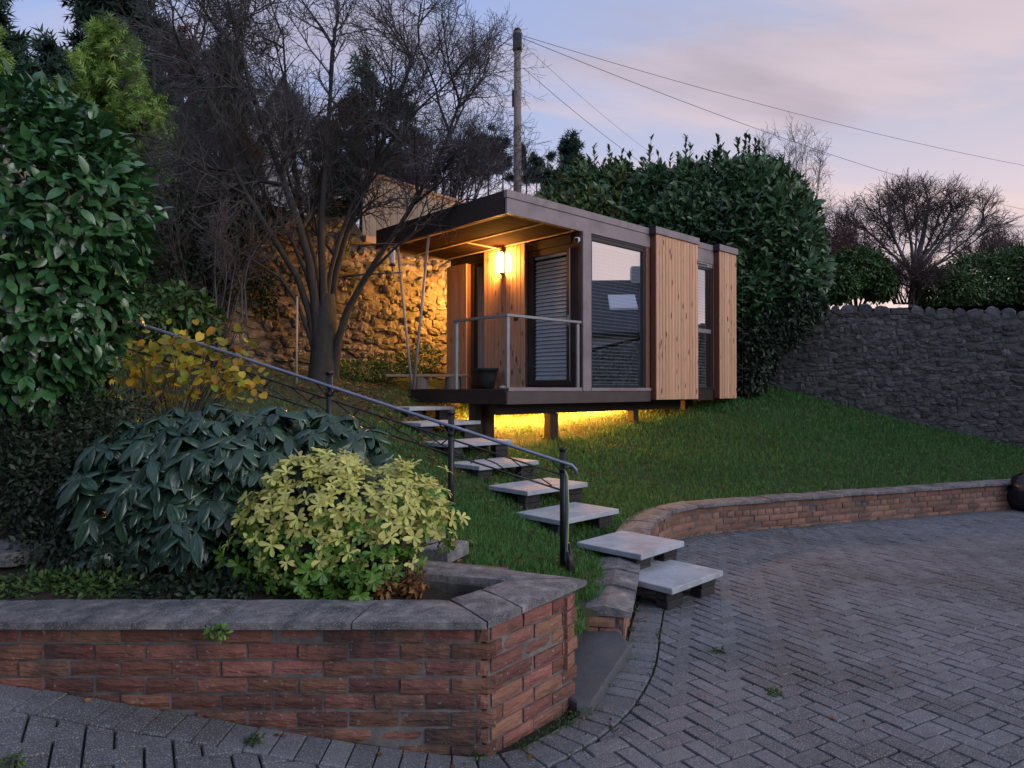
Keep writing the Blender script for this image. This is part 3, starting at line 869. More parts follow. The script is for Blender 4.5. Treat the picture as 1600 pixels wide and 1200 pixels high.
def make_curved_wall():
    rng = random.Random(21)
    root = thing('garden_wall', 'low curved brick retaining wall with stone coping along the lawn edge', 'wall', (0, 0, 0))
    P = [p for p in FOOT if p.y > 6.15 and p.x < 9.2]
    top = EYE - 1.385
    lay_bricks(root, P, top, 5, 'brickfar', rng, header_rows=(1,))
    core(root, P, .21, -0.30, top, M['mortar'])
    Q = resample(P, 0.62)
    a = offset(P, 0.045); b = offset(P, -0.27)
    step = 6
    k = 0
    while k < len(P) - 2:
        n = rng.choice((5, 6, 7)); e = min(k + n, len(P) - 1)
        t = (P[e] - P[k]).normalized() * .004
        coping_piece(root, [tuple(a[k] + t), tuple(a[e] - t), tuple(b[e] - t), tuple(b[k] + t)], EYE - 1.345 + rng.gauss(0, .004), .036, .008, 50 + k)
        k = e
    # lower end beside the steps
    root2 = thing('end_wall', 'short low end of brick wall with mossy ridged coping beside lowest step', 'wall', (0, 0, 0))
    R = [Vector((.735, 4.46)), Vector((.845, 4.9)), Vector((.94, 5.3)), Vector((1.05, 5.78))]
    top2 = EYE - 1.485
    lay_bricks(root2, R, top2, 3, 'brickfar', rng)
    E_ = [Vector((.46, 4.50)), Vector((.735, 4.46))]
    lay_bricks(root2, E_, top2, 3, 'brickfar', rng)
    core(root2, R, .27, -.3, top2, M['mortar'])
    a = offset(R, .045); b = offset(R, -.30)
    for k in range(3):
        z0 = EYE - 1.445 + .012 * k
        t = (R[k + 1] - R[k]).normalized() * .004
        lo = t * 8 if k == 0 else Vector((0, 0))
        coping_piece(root2, [tuple(a[k] + t - lo), tuple(a[k + 1] - t), tuple(b[k + 1] - t), tuple(b[k] + t - lo)], z0, .04, .030, 80 + k)
make_curved_wall()

def simple_slab(name, label, cat, poly, z, th, mat, bev=0.008, group=None):
    """a slab on a convex polygon with a rounded upper edge"""
    c = sum((Vector(p) for p in poly), Vector((0, 0))) / len(poly)
    n = len(poly)
    vs = []
    for (ins, h) in ((0.0, z - th), (0.0, z - bev), (bev * .3, z - bev * .3), (bev, z)):
        for p in poly:
            v = Vector(p); d = (c - v).normalized()
            q = v + d * ins * 1.4 - c
            vs.append((q.x, q.y, h))
    fs = [tuple(range(n - 1, -1, -1)), tuple(3 * n + i for i in range(n))]
    for l in range(3):
        for i in range(n):
            j = (i + 1) % n
            fs.append((l * n + i, l * n + j, (l + 1) * n + j, (l + 1) * n + i))
    o = obj(name, mesh_py(name, vs, fs, mat)); o.location = (c.x, c.y, 0)
    if label: tag(o, label, cat, group)
    return o

simple_slab('step_slab', 'dark grey stone step lying between the planter point and the low wall end', 'step slab',
            [(.325, 3.42), (.40, 3.42), (.74, 4.22), (.70, 4.46), (.18, 4.46), (.10, 3.80)], 0.045, .10, M['darkslab'], .02)
simple_slab('path_slab', 'weathered stone slab of the old path behind the yellow shrub', 'step slab',
            [(-.95, 4.62), (-.42, 4.44), (-.30, 4.72), (-.86, 4.98)], EYE - 1.05, .09, M['coping'], .012)
simple_slab('path_step', 'low dark stone step on the old path behind the planter point', 'step slab',
            [(-.60, 4.12), (-.16, 3.98), (-.02, 4.2), (-.50, 4.38)], EYE - 1.10, .12, M['darkslab'], .012)
simple_slab('coping_slab', 'grey coping slab jutting in at the left edge of the bed', 'coping slab',
            [(-3.6, 3.55), (-2.66, 3.62), (-2.58, 3.78), (-2.9, 3.95), (-3.6, 3.98)], EYE - .870, .075, M['coping'], .010)
pier = MB().box(-3.55, -2.82, 3.66, 3.90, EYE - 1.2, EYE - .942, None, .01).build('brick_pier', M['brick']); tag(pier, 'dark brick base under the coping slab at the left edge', 'wall')

# ------------------------------------------------------------------ floating slab steps
def make_steps():
    rng = random.Random(8)
    words = ['lowest concrete slab step, standing on the block paving', 'second concrete slab step from the drive, over the wall end', 'third concrete slab step from the drive, behind the tall front rail post',
             'fourth concrete slab step from the drive, on the grass bank', 'fifth concrete slab step from the drive, on the grass bank', 'sixth concrete slab step, just below the deck post',
             'seventh concrete slab step, under the corner of the deck', 'topmost concrete slab step, lit orange beside the deck']
    for (x, y, z, su, sv), w in zip(STEPS, words):
        root = thing('slab_step', w, 'step', (x, y, EYE + z), HROT + rng.gauss(0, .02), 'slab steps up the bank')
        m = MB().box(-su / 2, su / 2, -sv / 2, sv / 2, -.047, 0, None, .005)
        m.build('tread', M['slab'], root)
        low = y < 6.2
        for sx in (-1, 1):
            for sy in ((-1, 1) if low else (-1, 1)):
                px, py = sx * (su / 2 - .13), sy * (sv / 2 - .11)
                wp = Vector((x, y)) + U * px + Vv * py
                g = (zpave(wp.x, wp.y) if (low and sx > 0) or (x > 1.1) else zt(wp.x, wp.y) - .03)
                h = EYE + z - .048 - g
                if h < .02: continue
                n = max(1, round(h / .075)); dz = h / n
                leg = None
                b = MB()
                for k in range(n):
                    j = rng.uniform(-.006, .006)
                    b.box(px - .105 + j, px + .105 + j, py - .052, py + .052, -.048 - (k + 1) * dz + .002, -.048 - k * dz - .001, None, .004)
                b.build('brick_leg', M['block'], root)
make_steps()
# ------------------------------------------------------------------ the garden room
HOUSE = thing('garden_room', 'timber garden room with flat roof and lit porch, raised on posts above the lawn', 'garden room', (CORNER.x, CORNER.y, EYE), HROT)
def hmat(): return Matrix.Translation((CORNER.x, CORNER.y, EYE)) @ Matrix.Rotation(HROT, 4, 'Z')
HM = hmat()
def hworld(s, t, z): return HM @ Vector((s, t, z))
WAR = (1.0, 0.52, 0.13)

def clad_panel(name, label, parent, along, a0, a1, off, z0, z1, depth, n, seed, face):
    """panel of upright boards. along='s': front wall, face towards -t at off; along='t': end wall, face towards -s at off"""
    rng = random.Random(seed)
    e = bpy.data.objects.new(name, None); link(e, parent)
    if label: e['label'] = label
    w = (a1 - a0) / n
    for i in range(n):
        b0, b1 = a0 + i * w + .0042, a0 + (i + 1) * w - .0042
        j = rng.uniform(-.0012, .0012)
        if along == 's':
            o = MB().box(b0, b1, off + j, off + .020, z0, z1, None, .003).build('board', M['clad'], e)
        else:
            o = MB().box(off + j, off + .020, b0, b1, z0, z1, None, .003).build('board', M['clad'], e)
    b = MB()
    if along == 's': b.box(a0 + .004, a1 - .004, off + .021, off + depth, z0 + .003, z1 - .003, None, .002)
    else: b.box(off + .021, off + depth, a0 + .004, a1 - .004, z0 + .003, z1 - .003, None, .002)
    b.build('backing', M['cladrev'], e)
    return e

def frame_rect(name, mat, parent, along, a0, a1, z0, z1, off, depth, w, wb=None):
    m = MB(); wb = wb or w
    def bx(x0, x1, h0, h1, d=0):
        if along == 's': m.box(x0, x1, off + d, off + depth, h0, h1, None, .003)
        else: m.box(off + d, off + depth, x0, x1, h0, h1, None, .003)
    bx(a0, a0 + w, z0, z1); bx(a1 - w, a1, z0, z1)
    bx(a0 + w, a1 - w, z1 - w, z1, .002); bx(a0 + w, a1 - w, z0, z0 + wb, .002)
    return m.build(name, mat, parent)

def pane(name, mat, parent, along, a0, a1, z0, z1, off):
    m = MB()        # one glazed surface: the coating that mirrors
    if along == 's': m.add([(a0, off, z0), (a1, off, z0), (a1, off, z1), (a0, off, z1)], [(0, 1, 2, 3)])
    else: m.add([(off, a0, z0), (off, a1, z0), (off, a1, z1), (off, a0, z1)], [(0, 3, 2, 1)])
    return m.build(name, mat, parent)

def blind(label, along, a0, a1, z0, z1, off, pitch, tilt, width=.05):
    """venetian blind hanging inside a window"""
    root = thing('venetian_blind', label, 'blind', hworld(a0 if along == 's' else off, off if along == 's' else a0, z0), HROT, 'white venetian blinds')
    L = a1 - a0
    rot = Matrix() if along == 's' else Matrix.Rotation(math.radians(90), 4, 'Z') @ Matrix.Diagonal((1, -1, 1, 1))
    n = int((z1 - z0 - .06) / pitch)
    ca, sa = math.cos(tilt) * width / 2, math.sin(tilt) * width / 2
    vs = [(0, -ca, -sa), (L, -ca, -sa), (L, 0, .004), (0, 0, .004), (L, ca, sa), (0, ca, sa)]
    me = mesh_py('slat', [rot @ Vector(v) for v in vs], [(0, 1, 2, 3), (3, 2, 4, 5)], M['blind'], True)
    for i in range(n):
        o = obj('slat', me, root); o.location = (0, 0, .05 + i * pitch)
    m = MB().box(0, L, -.028, .028, z1 - z0 - .05, z1 - z0, rot, .003); m.build('head_rail', M['blind'], root)
    m = MB().box(0, L, -.02, .02, 0, .022, rot, .003); m.build('bottom_rail', M['blind'], root)
    for f in (.2, .5, .8):
        MB().box(L * f - .0012, L * f + .0012, -ca - .004, -ca - .0025, .02, z1 - z0 - .05, rot).build('cord', M['white'], root)
    return root

def make_house():
    H = HOUSE
    # ---- floor, deck and understructure
    box_part('floor', M['darkwood'], H, 1.5, 5.84, .03, 3.12, -.20, -.03)
    box_part('deck_frame', M['darkwood'], H, .03, 1.5, .03, 2.20, -.20, -.03)
    dk = bpy.data.objects.new('deck', None); link(dk, H)
    for i in range(15):
        a = .03 + i * .098
        MB().box(a, a + .092, .02, 2.22, -.028, 0.0, None, .003).build('deck_board', M['darkwood'], dk)
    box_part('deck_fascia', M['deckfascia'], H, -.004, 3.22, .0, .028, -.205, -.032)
    box_part('deck_trim', M['fascia'], H, .02, 1.50, -.006, .024, -.030, .022)
    box_part('side_fascia', M['darkwood'], H, -.012, .026, .03, 2.21, -.205, -.004)
    box_part('floor_beam', M['darkwood'], H, .10, 4.62, .34, .48, -.355, -.203)
    box_part('floor_beam', M['darkwood'], H, .10, 5.6, 2.6, 2.74, -.355, -.203)
    for t in (.9, 1.5, 2.1):
        pass
    for (s, t, w) in ((.16, .80, .11), (.30, .80, .12), (1.27, .41, .085), (3.28, .41, .07), (4.95, .45, .11), (1.27, 2.67, .085), (3.28, 2.67, .07), (5.2, 2.67, .08)):
        p = hworld(s, t, 0)
        g = zt(p.x, p.y) - EYE - .12
        box_part('post', M['darkwood'], H, s - w, s + w, t - .07, t + .07, g, -.206 if t in (.80, .45) else -.358, .006)
    # ---- closed room behind the windows
    rm = MB()
    rm.box(1.60, 5.80, 3.04, 3.10, -.03, 2.30); rm.box(5.76, 5.80, .15, 3.04, -.03, 2.30); rm.box(1.60, 5.76, .15, 3.04, 2.26, 2.298)
    rm.build('room_shell', M['interior'], H)
    box_part('back_wall', M['darkwood'], H, 1.53, 5.84, 3.104, 3.15, -.20, 2.33)
    box_part('right_wall', M['darkwood'], H, 5.803, 5.845, .02, 3.10, -.20, 2.33)
    # ---- front wall
    box_part('corner_post', M['fascia'], H, 1.525, 1.715, .0, .16, -.03, 2.335)
    w1 = frame_rect('window', M['frame'], H, 's', 1.718, 3.11, .022, 2.30, .035, .07, .055, .03)
    w1['label'] = 'tall front window reflecting the sky'
    pane('pane', M['glass'], w1, 's', 1.772, 3.056, .05, 2.246, .065)
    MB().box(1.718, 3.11, .03, .075, 2.302, 2.334).build('vent_strip', M['frame'], w1)
    box_part('window_sill', M['fascia'], H, 1.70, 3.22, -.012, .05, -.03, .020)
    box_part('wall_reveal', M['cladrev'], H, 3.112, 3.225, .02, .12, -.03, 2.335)
    c1 = clad_panel('cladding', 'wide larch cladding panel on the front wall', H, 's', 3.232, 4.50, -.10, -.175, 2.545, .118, 14, 1, 0)
    w2 = frame_rect('window', M['frame'], H, 's', 4.53, 5.19, -.005, 2.225, .03, .07, .05, .04)
    w2['label'] = 'narrow front window with a transom'
    pane('pane', M['glass'], w2, 's', 4.575, 5.145, .03, 1.02, .055); pane('pane', M['glass'], w2, 's', 4.575, 5.145, 1.095, 2.178, .055)
    MB().box(4.58, 5.14, .026, .075, 1.02, 1.095, None, .004).build('transom', M['steel'], w2)
    MB().box(4.53, 5.19, .02, .07, 2.228, 2.30, None, .003).build('trickle_vent', M['steel'], w2)
    MB().box(4.7, 5.0, .008, .022, 2.25, 2.275, None, .003).build('vent_slot', M['frame'], w2)
    box_part('base_panel', M['darkwood'], H, 4.505, 5.21, .015, .06, -.205, -.008)
    box_part('wall_reveal', M['cladrev'], H, 5.192, 5.222, .01, .10, -.005, 2.335)
    clad_panel('cladding', 'narrow larch cladding panel at the right corner', H, 's', 5.228, 5.848, -.10, -.175, 2.545, .118, 7, 2, 0)
    # ---- end wall under the porch
    box_part('door_post', M['doorframe'], H, 1.50, 1.523, .02, .215, .0, 2.335)
    box_part('door_head', M['doorframe'], H, 1.49, 1.56, .218, 3.12, 2.19, 2.328)
    d = frame_rect('door', M['doorframe'], H, 't', .22, 1.14, .003, 2.186, 1.50, .06, .095, .13)
    pane('pane', M['doorglass'], d, 't', .31, 1.05, .13, 2.10, 1.53)
    hd = MB(); hd.box(1.475, 1.50, .25, .275, .95, 1.11, None, .004); hd.box(1.452, 1.468, .255, .38, 1.05, 1.068, None, .004); hd.box(1.465, 1.49, .255, .272, 1.05, 1.068)
    hd.build('handle', M['steel'], d)
    MB().box(1.485, 1.499, .228, .246, .12, 2.12, None, .003).build('lock_edge', M['steel'], d)
    clad_panel('cladding', 'larch cladding panel behind the porch lamp', H, 't', 1.155, 2.145, 1.44, .003, 2.325, .085, 11, 3, 0)
    w3 = frame_rect('window', M['doorframe'], H, 't', 2.16, 2.545, .30, 2.186, 1.50, .055, .06, .05)
    w3['label'] = 'narrow side window beside the door'
    pane('pane', M['doorglass'], w3, 't', 2.22, 2.485, .345, 2.13, 1.53)
    box_part('panel_below', M['doorframe'], H, 1.505, 1.55, 2.16, 2.545, .003, .296)
    clad_panel('cladding', 'larch cladding panel at the far end of the porch', H, 't', 2.56, 3.13, 1.40, -.05, 2.19, .125, 6, 4, 0)
    MB().box(1.433, 1.4395, 1.30, 1.40, 1.10, 1.165, None, .003).build('name_plate', M['doorframe'], H)
    # ---- roof
    rf = MB().box(.04, 5.84, .05, 3.20, 2.40, 2.60).build('roof', M['darkwood'], H)
    MB().box(.035, 5.855, .045, 3.21, 2.602, 2.632, None, .004).build('roof_sheet', M['frame'], rf)
    MB().box(.0, 3.226, .012, .048, 2.335, 2.545, None, .003).build('fascia', M['fascia'], rf)
    MB().box(4.505, 5.222, .012, .048, 2.302, 2.545, None, .003).build('fascia', M['fascia'], rf)
    MB().box(-.012, 2.60, .0, .06, 2.547, 2.652, None, .003).build('roof_edge', M['fascia'], rf)
    MB().box(2.604, 3.226, .001, .06, 2.547, 2.651, None, .003).build('roof_edge', M['fascia'], rf)
    MB().box(4.515, 5.220, .001, .06, 2.547, 2.651, None, .003).build('roof_edge', M['fascia'], rf)
    MB().box(3.19, 4.512, -.125, .062, 2.55, 2.665, None, .003).build('roof_edge', M['fascia'], rf)
    MB().box(5.19, 5.87, -.125, .062, 2.55, 2.665, None, .003).build('roof_edge', M['fascia'], rf)
    MB().box(3.182, 3.189, -.128, .062, 2.545, 2.668).build('edge_cap', M['frame'], rf); MB().box(5.182, 5.189, -.128, .062, 2.545, 2.668).build('edge_cap', M['frame'], rf)
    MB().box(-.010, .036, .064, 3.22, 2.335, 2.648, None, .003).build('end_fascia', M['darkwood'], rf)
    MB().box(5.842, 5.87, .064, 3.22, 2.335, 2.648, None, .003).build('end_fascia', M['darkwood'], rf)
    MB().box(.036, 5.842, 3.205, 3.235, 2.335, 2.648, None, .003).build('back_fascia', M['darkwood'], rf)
    sf = bpy.data.objects.new('soffit', None); link(sf, H)
    nb = 16
    for i in range(nb):
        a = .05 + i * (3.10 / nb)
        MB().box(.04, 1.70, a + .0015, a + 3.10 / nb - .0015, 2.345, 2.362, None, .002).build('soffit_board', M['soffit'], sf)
    for s in (.042, .735, 1.395):
        MB().box(s, s + .05, .085, 3.1, 2.334, 2.3445, None, .002).build('soffit_batten', M['palefence'], sf)
    MB().box(.05, 1.40, .052, .080, 2.333, 2.3445, None, .002).build('soffit_batten', M['palefence'], sf)
    MB().box(.788, 1.392, 1.78, 1.82, 2.334, 2.3445, None, .003).build('soffit_batten', M['palefence'], sf)
    # ---- railing
    for (s, t) in ((.035, .035), (.035, 1.13), (1.44, .035)):
        MB().box(s - .026, s + .026, t - .018, t + .018, -.03 if t > 1 else .02, .965, None, .004).build('rail_post', M['steel'], H)
    MB().box(.0, 1.50, .005, .065, .966, 1.004, None, .005).build('handrail', M['steel'], H)
    MB().box(.005, .065, .067, 1.18, .966, 1.003, None, .005).build('handrail', M['steel'], H)
    MB().box(.075, 1.40, .03, .038, .06, .94).build('glass_panel', M['railglass'], H)
    MB().box(.03, .038, .065, 1.10, .04, .94).build('glass_panel', M['railglass'], H)
    # ---- V shaped roof prop
    MB().tube([(.02, 2.20, -.10), (.02, 2.63, 2.345)], .021, 10).build('prop', M['prop'], H, True)
    MB().tube([(.02, 2.19, -.10), (.02, 1.78, 2.345)], .021, 10).build('prop', M['prop'], H, True)
    MB().box(-.02, .07, 2.12, 2.27, -.30, -.10, None, .006).build('prop_foot', M['darkwood'], H)
make_house()

blind('white venetian blind behind the tall front window', 's', 1.80, 3.03, .06, 2.24, .13, .055, math.radians(28))
blind('white venetian blind behind the narrow front window', 's', 4.60, 5.12, .03, 2.19, .13, .055, math.radians(28))
blind('white venetian blind on the glazed porch door', 't', .335, 1.03, .14, 2.10, 1.575, .060, math.radians(60), .066)
def make_curtain():
    vs, fs = [], []
    n = 22
    for i in range(n + 1):
        t = 2.2 + .30 * i / n
        s = 1.63 + .022 * math.sin(i * 1.35)
        vs += [(s, t, .36), (s, t, 2.15)]
    for i in range(n): fs.append((2 * i, 2 * i + 2, 2 * i + 3, 2 * i + 1))
    o = obj('curtain', mesh_py('curtain', vs, fs, M['curtain'], True)); o.matrix_basis = HM
    tag(o, 'pale curtain hanging behind the narrow side window on the porch', 'curtain')
make_curtain()

# ------------------------------------------------------------------ lamps
def make_lamps():
    p = hworld(1.41, 1.655, 1.905)
    root = thing('wall_lamp', 'lit cylindrical lamp on the porch cladding', 'lamp', p, HROT)
    MB().box(.006, .028, -.04, .04, -.02, .36, None, .004).build('back_plate', M['black'], root)
    MB().lathe([(.038, .015), (.040, .02), (.040, .325), (.038, .33)], 16, Matrix.Translation((-.045, 0, 0))).build('glass_tube', emit_mat('lamp glow', (1.0, .43, .085), LAMP_E), root, True)
    MB().lathe([(.046, -.012), (.046, .014)], 16, Matrix.Translation((-.045, 0, 0))).build('end_cap', M['black'], root)
    MB().lathe([(.062, .331), (.062, .352), (.05, .36)], 16, Matrix.Translation((-.045, 0, 0))).build('end_cap', M['black'], root)
    MB().box(-.045, .010, -.012, .012, .345, .356).build('arm', M['black'], root)
    # a second lamp of the same kind round the corner, on the back wall
    p = hworld(2.15, 3.21, 1.55)
    r3 = thing('wall_lamp', 'lamp on the back wall of the garden room, lighting the rubble wall', 'lamp', p, HROT)
    MB().box(-.04, .04, -.056, -.036, -.02, .36, None, .004).build('back_plate', M['black'], r3)
    MB().lathe([(.038, .015), (.040, .02), (.040, .325), (.038, .33)], 16, Matrix.Translation((0, .02, 0))).build('glass_tube', emit_mat('back lamp glow', (1.0, .43, .085), BACK_E), r3, True)
    MB().lathe([(.046, -.012), (.046, .014)], 16, Matrix.Translation((0, .02, 0))).build('end_cap', M['black'], r3)
    MB().lathe([(.046, .331), (.046, .357)], 16, Matrix.Translation((0, .02, 0))).build('end_cap', M['black'], r3)
    # light line under the floor
    q = hworld(2.5, 1.3, -.215)
    r2 = thing('under_floor_light', 'warm light batten fixed under the floor of the garden room', 'lamp', q, HROT)
    MB().box(-1.95, 1.95, -.035, .035, -.03, .0, None, .004).build('housing', M['white'], r2)
    MB().box(-1.93, 1.93, -.028, .028, -.038, -.031).build('diffuser', emit_mat('under floor glow', (1.0, .40, .06), FLOOR_E), r2)
LAMP_E = 330.0
BACK_E = 800.0
FLOOR_E = 520.0
make_lamps()

def make_camera_unit():
    p = hworld(1.50, .07, 2.17)
    root = thing('security_camera', 'small white security camera on the porch corner post', 'camera', p, HROT + math.radians(-150))
    MB().tube([(0, 0, 0), (.05, 0, .03)], .012, 8).build('bracket', M['white'], root)
    MB().box(.03, .15, -.035, .035, .015, .085, Matrix.Rotation(math.radians(14), 4, 'Y'), .014).build('body', M['white'], root)
    MB().box(.1505, .156, -.028, .028, .022, .078, Matrix.Rotation(math.radians(14), 4, 'Y'), .004).build('lens_face', M['black'], root)
make_camera_unit()

# ------------------------------------------------------------------ bench, pots
def make_porch_things():
    a, b = Vector((-2.08, 11.32)), Vector((-.72, 11.28))
    root = thing('plank_bench', 'low plank bench on two log stumps behind the deck', 'bench', (a.x, a.y, EYE))
    L = b.x - a.x
    MB().box(0, L, -.13, .13, .20, .245, None, .006).build('seat', M['palefence'], root)
    for x in (.56, 1.10):
        g = zt(a.x + x, a.y) - EYE
        m = MB().lathe([(.13, min(g, 0) - .05), (.135, .05), (.125, .198)], 14, Matrix.Translation((x, 0, 0)))
        m.build('log_stump', M['pole'], root)
    q = hworld(1.15, 1.72, .0)
    r = thing('plant_pot', 'dark round plant pot standing on the porch deck', 'pot', q)
    MB().lathe([(.10, .0), (.15, .20), (.165, .30), (.18, .30), (.18, .34), (.15, .34), (.14, .26)], 18).build('pot', M['block'], r, True)
    q = hworld(1.15, 1.35, .0)
    r = thing('pebble', 'small pale stone on the porch deck beside the pot', 'stone', q)
    v = MB().lathe([(.015, .0), (.05, .01), (.055, .03), (.03, .05), (.008, .055)], 9, Matrix.Diagonal((1.2, .8, 1, 1))); v.build('stone', M['slab'], r, True)
make_porch_things()

# ------------------------------------------------------------------ rubble walls
ROCKS = {}
def rock_mesh(mat, i, name='stone'):
    key = (mat, i, name)
    if key in ROCKS: return ROCKS[key]
    rng = random.Random(100 + i)
    # unit block: x,z in -.5...5, y 0 (back) to -1 (face)
    n = 4
    vs, fs = [], []
    idx = {}
    for a in range(n + 1):
        for c in range(n + 1):
            for lay in (0, 1):
                x, z = a / n - .5, c / n - .5
                e = (a in (0, n)) + (c in (0, n))
                if lay == 1:
                    y = -1 + (.30 + rng.uniform(-.2, .3) if e == 1 else .6 + rng.uniform(-.3, .3) if e == 2 else rng.uniform(-.35, .35))
                    x *= .97 - .10 * (e == 2) - .03 * e; z *= .97 - .12 * (e == 2) - .03 * e
                    x += rng.uniform(-.075, .075); z += rng.uniform(-.075, .075)
                else:
                    if not e: continue
                    y = 0.6
                idx[a, c, lay] = len(vs); vs.append((x, y, z))
    for a in range(n):
        for c in range(n): fs.append((idx[a, c, 1], idx[a + 1, c, 1], idx[a + 1, c + 1, 1], idx[a, c + 1, 1]))
    for a in range(n):
        fs.append((idx[a, 0, 0], idx[a + 1, 0, 0], idx[a + 1, 0, 1], idx[a, 0, 1])); fs.append((idx[a, n, 1], idx[a + 1, n, 1], idx[a + 1, n, 0], idx[a, n, 0]))
        fs.append((idx[0, a, 1], idx[0, a + 1, 1], idx[0, a + 1, 0], idx[0, a, 0])); fs.append((idx[n, a, 0], idx[n, a + 1, 0], idx[n, a + 1, 1], idx[n, a, 1]))
    me = mesh_py(name, vs, fs, M[mat], False)
    ROCKS[key] = (me, np.array(vs), fs)
    return ROCKS[key]

def rubble_wall(name, label, p0, p1, thick, base, topf, mat, jmat, rh, rw, prot, seed, vis=None, cope=None, parts=300):
    """wall face on the right-hand side of p0->p1"""
    rng = random.Random(seed)
    p0, p1 = Vector(p0), Vector(p1)
    d = p1 - p0; L = d.length; t = d.normalized(); nr = Vector((t.y, -t.x)); ang = math.atan2(t.y, t.x)
    root = thing(name, label, 'wall', (p0.x, p0.y, 0), ang)
    # core
    n = int(L / .4) + 1
    vs, fs = [], []
    for i in range(n + 1):
        x = L * i / n
        w = p0 + t * x
        for y in (.0, thick):
            vs += [(x, y, base(w)), (x, y, topf(x))]
    for i in range(n):
        o, q = 4 * i, 4 * i + 4
        fs += [(o, q, q + 1, o + 1), (o + 1, q + 1, q + 3, o + 3), (o + 3, q + 3, q + 2, o + 2)]
    fs += [(0, 1, 3, 2), (4 * n, 4 * n + 2, 4 * n + 3, 4 * n + 1)]
    obj('mortar_core', mesh_py('mortar_core', vs, fs, M[jmat]), root)
    recs = []
    zmin = min(base(p0 + t * (L * i / n)) for i in range(n + 1)); zmax = max(topf(L * i / n) for i in range(n + 1))
    z = zmin
    while z < zmax:
        h = rng.uniform(*rh); x = -rng.uniform(0, .2)
        while x < L:
            w = rng.uniform(*rw) * (1.0 if rng.random() < .8 else .6)
            cx = x + w / 2; pc = p0 + t * cx
            zz = z + h / 2 + .10 * math.sin(cx * 1.3 + z * 2.2) + rng.gauss(0, .22 * h)
            if zz + h * .2 > base(pc) and zz + h * .45 < topf(min(max(cx, 0), L)) and cx > 0.05 and cx < L - .05:
                hh = h * rng.uniform(.7, 1.5)
                m = Matrix.Translation((cx, 0, zz)) @ Matrix.Rotation(rng.gauss(0, .20), 4, 'Y') @ Matrix.Rotation(rng.gauss(0, .06), 4, 'Z') @ Matrix.Diagonal((w - rng.uniform(.004, .02), rng.uniform(*prot), hh - rng.uniform(.004, .016), 1))
                dist = (Vector((pc.x, pc.y))).length
                pxv = 800 + FPX * pc.x / max(pc.y, .1)
                score = dist / (w * h) ** .5 + (0 if (vis is None or vis(pxv, zz)) else 1000)
                recs.append((score, m, rng.randrange(6)))
            x += w
        z += h
    recs.sort(key=lambda r: r[0])
    for sc, m, k in recs[:parts]:
        obj('stone', rock_mesh(mat, k)[0], root, m)
    if recs[parts:]:
        b = MB()
        for sc, m, k in recs[parts:]:
            me, V, F = rock_mesh(mat, k)
            b.add([m @ Vector(v) for v in V], F)
        o = b.build('outlying_stones', M[mat], root, False); o['kind'] = 'stuff'
    if cope:
        x = .0
        while x < L - .1:
            w = rng.uniform(.17, .36); h = rng.uniform(.13, .22)
            m = Matrix.Translation((x + w / 2, thick / 2 - .02, topf(x + w / 2) + h * .22)) @ Matrix.Rotation(rng.gauss(0, .10), 4, 'Y') @ Matrix.Diagonal((w - .02, thick * rng.uniform(.9, 1.1), h, 1))
            obj('cope_stone', cope_mesh(rng.randrange(4)), root, m)
            x += w
    return root

COPE = {}
def cope_mesh(i):
    if i in COPE: return COPE[i]
    rng = random.Random(300 + i)
    vs, fs = [], []
    prof = [(-.5, -.5), (-.5, .12), (-.34, .40), (0, .5), (.34, .40), (.5, .12), (.5, -.5)]
    for y in (-.5, -.42, .42, .5):
        k = .86 if abs(y) == .5 else 1.0
        for (x, z) in prof:
            vs.append((x * k + rng.uniform(-.05, .05), y + rng.uniform(-.03, .03), z * (k if z > 0 else 1) + (rng.uniform(-.06, .06) if z > -.4 else 0)))
    n = len(prof)
    for l in range(3):
        for q in range(n - 1): fs.append((l * n + q, (l + 1) * n + q, (l + 1) * n + q + 1, l * n + q + 1))
    fs.append(tuple(range(n))); fs.append(tuple(reversed(range(3 * n, 4 * n))))
    COPE[i] = mesh_py('cope_stone', vs, fs, M['cope'], False)
    return COPE[i]

def make_rubble_walls():
    a, b = hp(-6.6, 4.2), hp(6.0, 4.2)
    def top(x):
        s = x - 6.6
        return EYE + (3.05 + .10 * math.sin(s * 2.1) if s < .2 else 2.62)
    rubble_wall('stone_wall', 'tall rough rubble wall behind the porch, lit orange by the lamp', a, b, .5, lambda w: EYE - .3, top, 'stone', 'walljoint',
                (.08, .20), (.10, .36), (.02, .10), 4, vis=lambda px, z: 230 < px < 730)
    # capping timber on the lower part
    m = MB().box(-.05, 4.9, -.14, .40, 0, .13, None, .01).build('capping_beam', M['palefence'], None)
    q = hp(.35, 4.2); m.location = (q.x, q.y, EYE + 2.64); m.rotation_euler = (0, 0, HROT); tag(m, 'pale timber beam lying along the top of the lit rubble wall', 'beam')
    p0, p1 = Vector((4.45, 15.05)), Vector((12.6, 10.86))
    L = (p1 - p0).length
    def top2(x):
        return EYE + 1.72 - .085 * max(0, x - 1.2)
    def base2(w): return zt(w.x, w.y) - .15
    rubble_wall('boundary_wall', 'dark rubble boundary wall with upright cope stones on the right', p0, p1, .42, base2, top2, 'stonegrey', 'walljointgrey',
                (.06, .13), (.09, .27), (.010, .036), 9, vis=lambda px, z: 1190 < px < 1640, cope=True)
make_rubble_walls()

